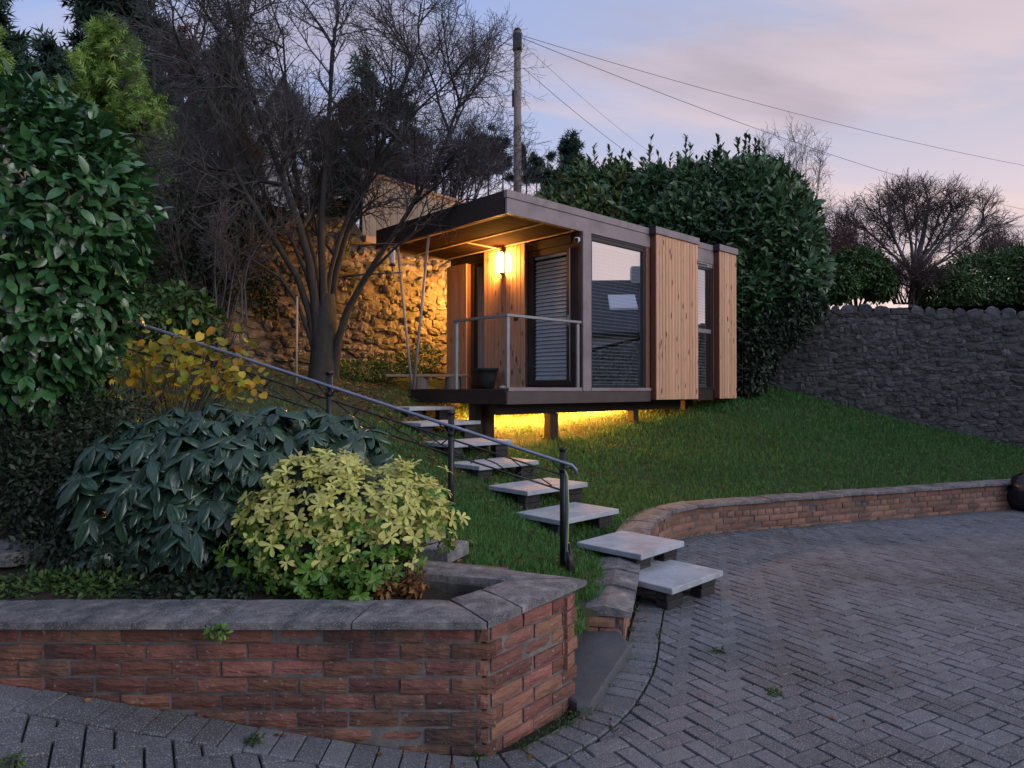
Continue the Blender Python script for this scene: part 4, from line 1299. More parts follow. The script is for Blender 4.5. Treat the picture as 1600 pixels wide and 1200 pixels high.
def make_fence():
    # board fence standing on the bank behind the rubble wall
    rng = random.Random(3)
    p0 = rel(566, 300, 13.6); p1 = rel(730, 330, 14.9)
    root = thing('board_fence', 'tan board fence above the rubble wall behind the tree', 'fence', (p0.x, p0.y, EYE + 2.4), math.atan2(p1.y - p0.y, p1.x - p0.x))
    L = math.hypot(p1.x - p0.x, p1.y - p0.y) + .6
    n = int(L / .15)
    top0, top1 = 4.35 - 2.4, 3.95 - 2.4
    for i in range(n):
        x = i * .15; h = top0 + (top1 - top0) * i / n
        MB().box(x, x + .144, rng.uniform(0, .006), .022, -.5, h, None, .003).build('board', M['palefence'], root)
    for f in (.35, .78):
        MB().add([(0, .024, top0 * f - .05), (L, .024, top1 * f - .05), (L, .07, top1 * f - .05), (0, .07, top0 * f - .05), (0, .024, top0 * f + .05), (L, .024, top1 * f + .05), (L, .07, top1 * f + .05), (0, .07, top0 * f + .05)],
                 [(0,3,2,1),(4,5,6,7),(0,1,5,4),(1,2,6,5),(2,3,7,6),(3,0,4,7)])
    b = MB(); b.add([(-.02, -.03, top0), (L, -.03, top1), (L, .05, top1), (-.02, .05, top0), (-.02, -.03, top0 + .06), (L, -.03, top1 + .06), (L, .05, top1 + .06), (-.02, .05, top0 + .06)],
                 [(0,3,2,1),(4,5,6,7),(0,1,5,4),(1,2,6,5),(2,3,7,6),(3,0,4,7)])
    b.build('cap_rail', M['palefence'], root)
    for x in (.6, 1.9):
        MB().box(x, x + .09, .024, .11, -.5, (top0 + (top1 - top0) * x / L) - .1).build('fence_post', M['palefence'], root)
make_fence()

# ------------------------------------------------------------------ handrail on the old path
def rail_z(x):      # top rail height at Y about 5
    return EYE - .55 + (.384 - x) * .328
def make_rail():
    root = thing('path_handrail', 'black metal handrail with branch shaped infill and blue grey top pipe', 'handrail', (.384, 5.1, zt(.384, 5.1)))
    O = Vector((.384, 5.1, zt(.384, 5.1)))
    def Y(x): return 5.1 - .03 * (x - .384) * 0 - .05 * min(1, max(0, (.384 - x)))
    def P(x, dz): return Vector((x, Y(x), rail_z(x) + dz)) - O
    xs = [.46, .30, -.1, -.46, -.9, -1.36, -1.8, -2.3, -2.9, -3.5]
    MB().tube([P(.485, -.055), P(.478, -.02), P(.45, .0)] + [P(x, 0) for x in xs[1:]], .0130, 10).build('top_pipe', M['pipe'], root, True)
    posts = (.384, -.455, -1.365, -3.02)
    for x in posts:
        g = zt(x, Y(x) + .03) - O.z - .12
        p = P(x, 0); top = p.z + .115
        b = MB().tube([(p.x, p.y + .036, g), (p.x, p.y + .036, top - .03)], .024, 10)
        b.tube([(p.x, p.y + .036, top - .03), (p.x, p.y + .036, top - .012), (p.x, p.y + .036, top)], [.029, .031, .020], 10)
        b.tube([(p.x, p.y + .036, p.z - .075), (p.x, p.y + .036, p.z - .045)], .030, 10)
        b.build('post', M['black'], root, True)
    for dz in (-.10, -.215):
        MB().tube([P(x, dz) + Vector((0, .03, 0)) for x in (.36, -.1, -.46, -.9, -1.36, -1.8, -2.3, -2.9, -3.5)], .0075, 6).build('lower_rail', M['black'], root, True)
    rng = random.Random(2)
    x = .30
    while x > -3.3:
        # forged twigs zigzag between the two thin rails
        a = P(x, -.205); b = P(x - .17, -.165); c = P(x - .30, -.105)
        sid = Vector((0, .03, 0))
        MB().tube([a + sid, a.lerp(b, .5) + sid + Vector((0, 0, .012)), b + sid, c + sid], [.0065, .006, .0055, .005], 6).build('twig_bar', M['black'], root, True)
        MB().tube([b + sid, b + Vector((.05, .03, .045)), P(x - .10, -.10) + sid], [.0055, .005, .004], 6).build('twig_bar', M['black'], root, True)
        e = P(x - .22, -.215)
        MB().tube([b.lerp(c, .3) + sid, b.lerp(c, .3) + Vector((-.06, .03, -.05)), e + sid + Vector((-.06, 0, 0))], [.0055, .005, .004], 6).build('twig_bar', M['black'], root, True)
        x -= .33
    for x in posts[:3]:
        p = P(x, 0)
        for sg in (-1, 1):
            MB().tube([p + Vector((0, .03, -.08)), p + Vector((sg * .035, .015, -.045)), P(x + sg * .085, -.012)], .006, 6).build('scroll', M['black'], root, True)
    # cables tied to the front post
    m = None
    for (col, dx, nm, lab) in (((.42, .40, .06), .030, 'cable', 'yellow green cable tied down the front rail post'), ((.04, .13, .30), .018, 'cable', 'blue cable tied down the front rail post')):
        mt = pmat('cable ' + lab[:6], [col, tuple(min(1, c * 1.25) for c in col)], rough=.5, scale=5, bump=0)
        pz = rail_z(.384)
        b = MB().tube([(.384 + .012, 5.10, pz - .06), (.384 + dx, 5.085, pz - .10), (.384 + dx + .008, 5.08, pz - .35), (.384 + dx, 5.085, pz - .60), (.384 + dx - .008, 5.09, pz - .74)], .0062, 6)
        o = b.build(nm, mt, None, True); tag(o, lab, 'cable')
    b = MB().tube([(.425, 5.085, zt(.42, 5.1) - .02), (.43, 5.085, zt(.42, 5.1) + .10), (.418, 5.09, zt(.42, 5.1) + .17)], [.026, .022, .014], 8)
    b.tube([(.455, 5.09, zt(.45, 5.1) - .02), (.448, 5.09, zt(.45, 5.1) + .08), (.425, 5.085, zt(.45, 5.1) + .24)], [.02, .018, .01], 8)
    o = b.build('plug_box', M['black'], None, True); tag(o, 'black cable connectors at the foot of the front rail post', 'connector')
make_rail()
# ------------------------------------------------------------------ plants
def norm_rows(A):
    return A / np.maximum(np.linalg.norm(A, axis=1, keepdims=True), 1e-9)

def leaf_template(nu, nv, shape, fold=0.15, curl=0.2, groove=0.0, grooves=0):
    """leaf of length 1 along +y, normal +z; shape(v) half width"""
    vs, fs = [], []
    for j in range(nv + 1):
        v = j / nv
        for i in range(nu + 1):
            u = 2 * i / nu - 1
            w = shape(v)
            z = fold * abs(u) * w - curl * v * v
            if grooves: z += groove * math.cos(u * math.pi * grooves) * min(1, 4 * v * (1 - v) * 2)
            vs.append((u * w, v, z))
    n = nu + 1
    for j in range(nv):
        for i in range(nu): fs.append((j * n + i, j * n + i + 1, (j + 1) * n + i + 1, (j + 1) * n + i))
    return np.array(vs), np.array(fs)
SH_ELL = lambda v: 0.27 * (math.sin(math.pi * min(1, .04 + v * .97)) ** .8) * (1 - .25 * v) + .004
SH_VIB = lambda v: 0.205 * (math.sin(math.pi * min(1, .03 + v * .965)) ** .75) + .004
SH_OBO = lambda v: 0.215 * min(1.0, .10 + 1.25 * v) * max(0.0, 1 - max(0.0, (v - .62) / .40) ** 2.4) ** .5 + .006
SH_HEA = lambda v: 0.40 * (math.sin(math.pi * min(1, .13 + v * .86)) ** .6) + .003
SH_LAU = lambda v: 0.20 * (math.sin(math.pi * min(1, .03 + v * .96)) ** .7) + .006
T_CAM = leaf_template(2, 4, SH_ELL, .25, .18)
T_VIB = leaf_template(6, 5, SH_VIB, .10, .30, .055, 3)
T_CHO = leaf_template(2, 5, SH_OBO, .22, .25)
T_HEA = leaf_template(4, 4, SH_HEA, .10, .15)
T_LAU = leaf_template(2, 3, SH_LAU, .30, .15)
T_SMALL = leaf_template(1, 2, SH_ELL, .0, .12)
def spray_template():
    """flat conifer spray: a stalk with side fingers"""
    vs, fs = [], []
    def fing(b, tip, w):
        b = np.array(b); t = np.array(tip); d = t - b; s = np.array([-d[1], d[0], 0]); s = s / np.linalg.norm(s) * w
        k = len(vs); vs.extend([b - s, b + s, t, t - d * .02]); fs.append((k, k + 1, k + 2, k + 3))
    fing((0, 0, 0), (0, 1, -.15), .07)
    for y, l in ((.15, .42), (.38, .40), (.6, .30)):
        for sg in (-1, 1): fing((0, y, 0), (sg * l, y + .32, -.10), .07)
    return np.array(vs), np.array(fs)
T_SPR = spray_template()

def frames(P, D, Nn, size):
    """matrices for leaves at P, pointing along D, upper side towards Nn"""
    y = norm_rows(D); x = norm_rows(np.cross(y, Nn)); z = np.cross(x, y)
    n = len(P)
    Mx = np.zeros((n, 4, 4)); s = size[:, None]
    Mx[:, :3, 0] = x * s; Mx[:, :3, 1] = y * s; Mx[:, :3, 2] = z * s; Mx[:, :3, 3] = P; Mx[:, 3, 3] = 1
    return Mx

def inst_mesh(name, T, Mx, mat, smooth=True):
    V, F = T
    W = np.einsum('nij,vj->nvi', Mx[:, :3, :3], V) + Mx[:, None, :3, 3]
    n = len(V)
    FF = (F[None] + (np.arange(len(Mx)) * n)[:, None, None]).reshape(-1, F.shape[1])
    return mesh_np(name, W.reshape(-1, 3), FF, mat, smooth)

def add_leaves(root, T, Mx, mat, parts, origin, name='leaf', rest='foliage', score=None):
    """the nearest leaves as parts, the rest as one mass"""
    Mx = Mx.copy(); Mx[:, :3, 3] -= np.array(origin)
    k = min(parts, len(Mx))
    if k and score is not None:
        order = np.argsort(score); Mx = Mx[order]
    if k:
        me = mesh_np(name, T[0], T[1], mat, True)
        for A in Mx[:k]:
            obj(name, me, root, Matrix(A.tolist()))
    if len(Mx) > k:
        o = obj(rest, inst_mesh(rest, T, Mx[k:], mat), root); o['kind'] = 'stuff'

def blob_points(blobs, n, rng, depth=.35, cull=.72):
    """points in the outer shell of a union of ellipsoids: positions, outward directions"""
    C = np.array([b[0] for b in blobs], float); R = np.array([b[1] if hasattr(b[1], '__len__') else (b[1],) * 3 for b in blobs], float)
    w = (R[:, 0] * R[:, 2] + R[:, 0] * R[:, 1] + R[:, 1] * R[:, 2]); w /= w.sum()
    k = rng.choice(len(blobs), n, p=w)
    d = norm_rows(rng.normal(size=(n, 3)))
    r = 1 - depth * rng.random(n) ** 1.6
    P = C[k] + d * R[k] * r[:, None]
    keep = np.ones(n, bool)
    for i in range(len(blobs)):
        q = np.linalg.norm((P - C[i]) / R[i], axis=1)
        keep &= ~((q < cull) & (k != i))
    nrm = norm_rows(d / R[k])
    return P[keep], nrm[keep]

def cam_score(P, nrm=None):
    d = np.linalg.norm(P - np.array([0, 0, EYE]), axis=1)
    if nrm is not None:
        v = norm_rows(np.array([0, 0, EYE]) - P); d = d - 0.9 * (v * nrm).sum(1)
    px = 800 + FPX * P[:, 0] / np.maximum(P[:, 1], .1)
    return d + np.where((px < -10) | (px > 1610), 50, 0)

def stems(root, origin, base, tips, r0, mat, name='stem', wob=.05, seed=0):
    rng = random.Random(seed)
    b = MB(); o = Vector(origin)
    for t in tips:
        a = Vector(base) + Vector((rng.uniform(-1, 1), rng.uniform(-1, 1), 0)) * min(.06, r0 * 4); c = Vector(t)
        m = a.lerp(c, .5) + Vector((rng.gauss(0, wob), rng.gauss(0, wob), wob))
        b.tube([a - o, a.lerp(m, .5) - o, m - o, m.lerp(c, .55) - o, c - o], [r0, r0 * .8, r0 * .6, r0 * .4, r0 * .2], 5)
    return b.build(name, mat, root, True)

def shrub(name, label, blobs, n, T, size, mat, seed, parts=0, droop=.2, out=.8, cat='shrub', base=None, stem_r=.02, stem_mat='bark', depth=.35, up=.35, shiny_up=.6, group=None):
    rng = np.random.default_rng(seed)
    P, nr = blob_points(blobs, n, rng, depth)
    P = P + rng.normal(0, 1, P.shape) * (.07 * float(np.mean([np.min(b[1]) for b in blobs])))
    base = base if base is not None else (blobs[0][0][0], blobs[0][0][1], blobs[0][0][2] - 1)
    root = thing(name, label, cat, base, group=group)
    m = len(P)
    D = nr * out + rng.normal(0, .55, (m, 3)) + np.array([0, 0, -droop]); 
    Nn = nr * .8 + np.array([0, 0, shiny_up]) + rng.normal(0, .35, (m, 3))
    sz = size[0] + (size[1] - size[0]) * rng.random(m)
    Mx = frames(P, D, Nn, sz)
    add_leaves(root, T, Mx, M[mat], parts, base, score=cam_score(P, nr))
    tips = [tuple(np.array(b[0]) * 1.0 + np.array([0, 0, .3]) * (np.array(b[1]) if hasattr(b[1], '__len__') else b[1])) for b in blobs]
    rr = random.Random(seed)
    tips += [tuple(P[rr.randrange(m)] * .85 + np.array(blobs[0][0]) * .15) for _ in range(10)]
    stems(root, base, base, tips, stem_r, M[stem_mat], seed=seed, wob=min(.05, stem_r * 2.5))
    return root

def pb(px, py, Y, rx, rz=None, ry=None):
    """blob from pixel centre and pixel radii"""
    c = rel(px, py, Y); k = Y / FPX
    return ((c.x, c.y, c.z), (rx * k, (ry or rx) * k, (rz or rx) * k))

# --- the glossy shrub at the left
g = zt(-2.85, 4.45)
shrub('camellia_shrub', 'large glossy dark green shrub filling the left edge', [pb(40, 330, 4.3, 165, 190), pb(105, 330, 4.25, 120, 130), pb(20, 480, 4.3, 150, 150), pb(120, 470, 4.3, 80, 105), pb(70, 250, 4.35, 110, 105), pb(-20, 250, 4.4, 120, 120), pb(45, 575, 4.35, 95, 70)],
      11500, T_CAM, (.075, .12), 'camellia', 1, parts=300, base=(-2.95, 4.45, g - .03), stem_r=.03, depth=.4, droop=.25)

# --- ribbed viburnum: leaves hang in whorls
def make_viburnum():
    rng = np.random.default_rng(2)
    blobs = [pb(330, 740, 3.95, 150, 115, 120), pb(450, 735, 4.05, 130, 100, 110), pb(235, 760, 3.85, 105, 110, 100), pb(190, 800, 3.8, 70, 85, 70), pb(320, 820, 3.75, 110, 70, 80), pb(520, 720, 4.1, 75, 78, 80)]
    P, nr = blob_points(blobs, 1150, rng, .45, .70)
    keep = nr[:, 1] < .55; P, nr = P[keep], nr[keep]
    base = (-1.7, 3.95, zt(-1.7, 3.95) - .02)
    root = thing('viburnum_shrub', 'broad dark shrub with large ribbed drooping leaves in the planter', 'shrub', base)
    allM, sc = [], []
    for p, n in zip(P, nr):
        k = rng.integers(5, 8); a0 = rng.random() * 6.28
        ax = norm_rows((n * .6 + np.array([0, 0, .9]) + rng.normal(0, .2, 3))[None])[0]
        t1 = norm_rows(np.cross(ax, np.array([.31, .77, .2]))[None])[0]; t2 = np.cross(ax, t1)
        s0 = rng.uniform(.085, .175)
        for i in range(k):
            a = a0 + 6.283 * i / k + rng.normal(0, .2)
            o = t1 * math.cos(a) + t2 * math.sin(a)
            dd = o * 1.0 + ax * rng.uniform(-.1, .45) + np.array([0, 0, -.55]) + rng.normal(0, .18, 3)
            allM.append(frames(p[None], dd[None], (ax + o * .25)[None], np.array([s0 * rng.uniform(.75, 1.1)]))[0])
            sc.append(cam_score(p[None], n[None])[0] - .3 * n[2])
    add_leaves(root, T_VIB, np.array(allM), M['viburnum'], 300, base, score=np.array(sc))
    stems(root, base, base, [tuple(p) for p in P[::12]], .014, M['bark'], seed=4)
make_viburnum()

# --- yellow variegated shrub, whorled leaflets
def make_choisya():
    rng = np.random.default_rng(5)
    blobs = [pb(510, 800, 3.62, 105, 85, 80), pb(600, 800, 3.66, 90, 70, 75), pb(645, 795, 3.7, 58, 62, 60), pb(470, 860, 3.52, 85, 70, 60), pb(560, 870, 3.52, 85, 58, 60), pb(425, 800, 3.56, 38, 34, 40), pb(510, 752, 3.66, 62, 44, 55), pb(600, 765, 3.72, 40, 38, 40), pb(668, 775, 3.72, 34, 44, 40), pb(690, 815, 3.7, 22, 30, 30), pb(400, 850, 3.5, 34, 40, 30), pb(455, 770, 3.6, 36, 32, 35)]
    P, nr = blob_points(blobs, 2100, rng, .32, .8)
    keep = nr[:, 1] < .6; P, nr = P[keep], nr[keep]
    P = P + rng.normal(0, .026, P.shape) + nr * (.05 * np.sin(P[:, :1] * 23) * np.cos(P[:, 2:] * 19))
    base = (-.9, 3.66, zt(-.9, 3.66) - .02)
    root = thing('yellow_shrub', 'pale yellow leaved shrub with greener skirts in the planter', 'shrub', base)
    Y, G, sy, sg = [], [], [], []
    for p, n in zip(P, nr):
        k = rng.integers(5, 9); a0 = rng.random() * 6.28
        ax = norm_rows((n * .9 + np.array([0, -.15, .55]) + rng.normal(0, .25, 3))[None])[0]
        t1 = norm_rows(np.cross(ax, np.array([.31, .77, .2]))[None])[0]; t2 = np.cross(ax, t1)
        s0 = rng.uniform(.034, .058)
        # leaves that grew in the sun at the top are yellow, lower ones stay green
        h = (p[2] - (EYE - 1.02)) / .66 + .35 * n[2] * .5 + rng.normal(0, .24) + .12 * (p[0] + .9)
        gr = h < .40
        for i in range(k):
            a = a0 + 6.283 * i / k + rng.normal(0, .25)
            o = t1 * math.cos(a) + t2 * math.sin(a)
            dd = o * 1.0 + ax * rng.uniform(.1, .9) + np.array([0, 0, -.22])
            F = frames(p[None], dd[None], (ax + o * .2)[None], np.array([s0 * rng.uniform(.75, 1.15)]))[0]
            (G if gr else Y).append(F); (sg if gr else sy).append(cam_score(p[None], n[None])[0])
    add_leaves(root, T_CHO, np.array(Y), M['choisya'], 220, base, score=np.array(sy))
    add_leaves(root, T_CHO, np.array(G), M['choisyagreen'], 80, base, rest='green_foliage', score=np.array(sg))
    stems(root, base, base, [tuple(p * .93 + np.array(blobs[1][0]) * .07) for p in P[::14]], .010, M['bark'], seed=6)
make_choisya()

# --- autumn shrub with round yellow leaves
def make_autumn():
    rng = np.random.default_rng(8)
    base = (-2.45, 4.98, zt(-2.45, 4.98) - .02)
    root = thing('autumn_shrub', 'thin shrub with round yellow autumn leaves by the handrail', 'shrub', base)
    P = []
    for (px, py, rx, rz, n) in ((250, 555, 75, 42, 100), (320, 575, 75, 42, 110), (215, 590, 50, 40, 70), (370, 600, 45, 28, 45), (250, 620, 55, 28, 50), (290, 530, 65, 22, 40)):
        for _ in range(n):
            Y = 4.95 + rng.uniform(-.25, .25)
            c = rel(px + rng.normal(0, rx * .55), py + rng.normal(0, rz * .55), Y); P.append((c.x, c.y, c.z))
    P = np.array(P); m = len(P)
    D = rng.normal(0, .7, (m, 3)) + np.array([0, -.5, -.45]); Nn = rng.normal(0, .35, (m, 3)) + np.array([0, -.55, .75])
    F = frames(P, D, Nn, .045 + .035 * rng.random(m))
    o = rng.random(m) < .30 + .5 * (P[:, 0] + 3.0) / 1.2
    add_leaves(root, T_HEA, F[o], M['autumn'], 200, base); add_leaves(root, T_HEA, F[~o], M['autumngreen'], 100, base)
    stems(root, base, base, [tuple(p) for p in P[::5]], .007, M['twig'], seed=9, wob=.04)
make_autumn()

# --- small dark undergrowth at the left
shrub('ground_shrub', 'dark small leaved shrub below the glossy shrub', [pb(90, 680, 4.25, 85, 70, 70), pb(170, 650, 4.4, 70, 45, 60), pb(40, 750, 4.0, 90, 80, 60), pb(130, 770, 4.05, 70, 80, 60), pb(-20, 690, 4.2, 90, 80, 60), pb(100, 850, 3.75, 80, 50, 50), pb(190, 870, 3.6, 60, 38, 40), pb(20, 900, 3.85, 60, 30, 40)],
      15000, T_SMALL, (.020, .045), 'darkleaf', 12, base=(-2.9, 4.2, zt(-2.9, 4.2) - .02), stem_r=.008, depth=.6)
shrub('fern_clump', 'low green fern clump at the foot of the planter bed', [pb(75, 915, 3.45, 80, 22, 40), pb(160, 915, 3.45, 60, 20, 40), pb(0, 925, 3.42, 60, 18, 30), pb(20, 938, 3.36, 60, 10, 12)],
      2600, T_SMALL, (.018, .045), 'fern', 13, base=(-2.45, 3.5, zt(-2.45, 3.5) - .02), stem_r=.004, depth=.7, cat='plant')
shrub('bed_plants', 'low leafy ground cover behind the planter coping below the dark shrub', [pb(215, 918, 3.5, 60, 18, 22), pb(300, 912, 3.48, 60, 20, 22), pb(370, 915, 3.46, 50, 20, 22), pb(120, 905, 3.6, 60, 22, 30), pb(240, 928, 3.38, 70, 12, 12), pb(340, 926, 3.38, 60, 12, 12)],
      3400, T_SMALL, (.02, .05), 'darkleaf', 18, base=(-1.7, 3.5, zt(-1.7, 3.5) - .02), stem_r=.004, depth=.7, cat='plant')
shrub('dry_fern', 'small dry brown fern at the planter edge below yellow shrub', [pb(600, 915, 3.45, 20, 22, 20), pb(645, 910, 3.5, 22, 26, 20)],
      500, T_SMALL, (.02, .045), 'litter', 14, base=(-.55, 3.5, zt(-.55, 3.5) - .02), stem_r=.003, depth=.8, cat='plant')
shrub('wall_weed', 'small green weed growing from the coping joint of the planter', [pb(340, 987, 2.93, 16, 8, 6)], 46, T_CHO, (.02, .035), 'choisyagreen', 15, parts=46, base=(-1.27, 2.955, EYE - 1.045), stem_r=.002, cat='weed')
shrub('undergrowth', 'leafy green plant at the foot of the rubble wall behind the handrail', [pb(270, 480, 7.6, 55, 32, 40), pb(230, 500, 7.4, 50, 30, 40), pb(310, 500, 7.8, 35, 25, 30)], 1500, T_CAM, (.06, .13), 'fern', 16,
      base=(-3.8, 7.6, zt(-3.8, 7.6) - .05), stem_r=.008, cat='plant')
shrub('wall_ivy', 'low ivy growing along the foot of the lit rubble wall', [pb(570, 580, 11.6, 60, 16, 25), pb(620, 570, 11.9, 45, 18, 22), pb(660, 560, 12.3, 30, 25, 20), pb(540, 585, 11.3, 40, 14, 20)], 3200, T_SMALL, (.035, .075), 'fern', 17,
      base=(-2.3, 11.6, zt(-2.3, 11.6) - .05), stem_r=.006, cat='ivy')
shrub('wall_growth', 'dark tangled ivy covering the left part of the rubble wall behind the tree', [pb(255, 330, 9.75, 45, 45, 14), pb(300, 380, 10.05, 48, 60, 14), pb(345, 330, 10.35, 42, 40, 14), pb(350, 430, 10.35, 40, 55, 14), pb(395, 370, 10.65, 36, 50, 14), pb(250, 420, 9.7, 40, 55, 14), pb(425, 330, 10.9, 28, 34, 12), pb(410, 450, 10.8, 24, 45, 12)], 9000, T_SMALL, (.04, .085), 'darkleaf', 19,
      base=(-4.3, 9.9, zt(-4.3, 9.9) - .05), stem_r=.012, cat='ivy', depth=.6)
for i, (px, py, Y, w) in enumerate(((20, 1150, 2.45, 'small weed in the paving joints at the left edge'), (398, 1165, 2.86, 'small weed in the paving joints below the planter wall'), (1122, 1022, 4.25, 'small weed in the paving right of the lowest step'), (1208, 1090, 3.65, 'small weed in the paving near the middle of the drive'))):
    X = (px - 800) / FPX * Y; z = zpave(X, Y)
    shrub('paving_weed', w, [((X, Y, z + .012), (.035, .03, .012))], 60, T_SMALL, (.015, .03), 'fern', 30 + i, base=(X, Y, z - .01), stem_r=.001, cat='weed', group='weeds in the paving joints')

# ------------------------------------------------------------------ bare trees
class Tree:
    def __init__(s, seed, sides=3): s.rng = random.Random(seed); s.big = MB(); s.V = []; s.F = []; s.nv = 0
    def poly(s, pts, r0, r1, n):
        if n > 3:
            k = len(pts) - 1
            s.big.tube(pts, [r0 + (r1 - r0) * i / k for i in range(k + 1)], n, cap=False); return
        k = len(pts) - 1
        d = (pts[-1] - pts[0]).normalized(); a = d.orthogonal().normalized(); b = d.cross(a)
        for i, p in enumerate(pts):
            r = r0 + (r1 - r0) * i / k
            for w in (0, 2.0944, 4.18879): 
                q = p + (a * math.cos(w) + b * math.sin(w)) * r
                s.V.append((q.x, q.y, q.z))
        for i in range(k):
            for j in range(3):
                j2 = (j + 1) % 3
                s.F.append((s.nv + i * 3 + j, s.nv + i * 3 + j2, s.nv + (i + 1) * 3 + j2, s.nv + (i + 1) * 3 + j))
        s.nv += 3 * len(pts)
    def grow(s, p, d, L, r, lev, cfg):
        rng = s.rng
        nseg = cfg['seg'][lev]; wob = cfg['wob'][lev]; up = cfg['up'][lev]
        pts = [p.copy()]; q = p.copy(); dd = d.normalized()
        for i in range(nseg):
            dd = (dd + Vector((rng.gauss(0, wob), rng.gauss(0, wob), rng.gauss(0, wob) + up))).normalized()
            q = q + dd * (L / nseg); pts.append(q.copy())
        s.poly(pts, r, max(r * .35, cfg['rmin']), 5 if r > .02 else 3)
        s.children(pts, r, L, lev, cfg)
    def children(s, pts, r, L, lev, cfg):
        if lev + 1 >= len(cfg['n']): return
        rng = s.rng
        zm = cfg.get('zmin', -1e9)
        n = cfg['n'][lev + 1]; n = max(1, int(n * rng.uniform(.7, 1.3)))
        f0 = cfg['from'][lev + 1]
        for i in range(n):
            f = f0 + (1 - f0) * (i + rng.random()) / n
            x = f * (len(pts) - 1); k = min(int(x), len(pts) - 2)
            p = pts[k].lerp(pts[k + 1], x - k)
            if p.z < zm + rng.uniform(-.4, .5): continue
            t = (pts[k + 1] - pts[k]).normalized()
            a = math.radians(rng.uniform(*cfg['ang'][lev + 1])); az = rng.uniform(0, 6.283)
            u = t.orthogonal().normalized(); w = t.cross(u)
            d = t * math.cos(a) + (u * math.cos(az) + w * math.sin(az)) * math.sin(a)
            fl = cfg.get('flat')
            if fl: d.y *= fl
            ln = cfg['len'][lev + 1] * rng.uniform(.6, 1.25) * (1.12 - .5 * f)
            s.grow(p, d, ln, max(min(r * .62 * (1 - .4 * f), cfg['len'][lev + 1] * .022), cfg['rmin']), lev + 1, cfg)
    def finish(s, name, label, base, trunk_mat, twig_mat, group=None, cat='tree'):
        root = thing(name, label, cat, base, group=group)
        o = Vector(base)
        if s.big.v:
            s.big.v = [tuple(Vector(v) - o) for v in s.big.v]
            s.big.build('trunk', M[trunk_mat], root, True)
        if s.V:
            obj('crown', mesh_np('crown', np.array(s.V) - np.array(base), np.array(s.F), M[twig_mat], False), root)
        return root

def px_path(pp, Y0, Y1):
    k = len(pp) - 1
    return [rel(px, py, Y0 + (Y1 - Y0) * i / k) for i, (px, py) in enumerate(pp)]
def smooth3(P, n=1):
    for _ in range(n):
        Q = [P[0]]
        for a, b in zip(P[:-1], P[1:]): Q += [a * .75 + b * .25, a * .25 + b * .75]
        Q.append(P[-1]); P = Q
    return P

def make_bare_tree():
    T = Tree(7)
    cfg = dict(zmin=EYE + 2.15, n=[0, 13, 9, 7, 5], seg=[6, 6, 5, 4, 3], wob=[.08, .11, .14, .17, .19], up=[.03, .04, .04, .04, .03], rmin=.0026, len=[0, 1.5, .85, .45, .22],
               ang=[(0, 0), (22, 58), (25, 62), (28, 65), (30, 70)], **{'from': [0, .28, .18, .15, .15]})
    S = [([(496, 596), (494, 480), (478, 380), (430, 250), (385, 120), (350, -20)], 10.5, 9.9, .12),
         ([(508, 600), (506, 470), (500, 350), (512, 200), (522, 40)], 10.45, 10.4, .12),
         ([(520, 598), (532, 505), (575, 425), (630, 345), (690, 240), (720, 150)], 10.5, 10.0, .095),
         ([(514, 600), (516, 460), (545, 350), (600, 220), (655, 60)], 10.55, 11.0, .10),
         ([(500, 596), (478, 455), (425, 370), (365, 270), (320, 150), (295, 40)], 10.5, 9.8, .085),
         ([(505, 590), (498, 430), (468, 330), (450, 200), (440, 40)], 10.6, 11.2, .085),
         ([(520, 560), (545, 470), (598, 402), (670, 345), (745, 300)], 10.5, 9.7, .055),
         ([(495, 560), (455, 445), (385, 400), (305, 350)], 10.5, 9.6, .05),
         ([(505, 500), (520, 400), (560, 290), (640, 180), (720, 110)], 10.5, 10.7, .06),
         ([(500, 500), (470, 400), (410, 300), (360, 200), (330, 90)], 10.5, 10.8, .055)]
    for pp, y0, y1, r in S:
        P = smooth3(px_path(pp, y0, y1), 1)
        k = len(P) - 1
        T.big.tube(P, [.80 * r * (1.35 if i == 0 else 1) * (1 - .84 * (i / k) ** .8) for i in range(k + 1)], 9, cap=False)
        L = sum((b - a).length for a, b in zip(P[:-1], P[1:]))
        T.children(P, r * .6, L, 0, cfg)
    b = rel(505, 600, 10.5); g = zt(b.x, b.y)
    T.big.tube([Vector((b.x, b.y, g - .15)), Vector((b.x, b.y, g + .08)), Vector((b.x + .01, b.y, g + .5)), Vector((b.x + .03, b.y, g + .95)), Vector((b.x + .06, b.y, g + 1.35))], [.29, .225, .195, .175, .11], 14, cap=False)
    T.finish('bare_tree', 'large leafless multi stemmed tree standing left of the garden room', (b.x, b.y, g), 'bark', 'twig')
make_bare_tree()

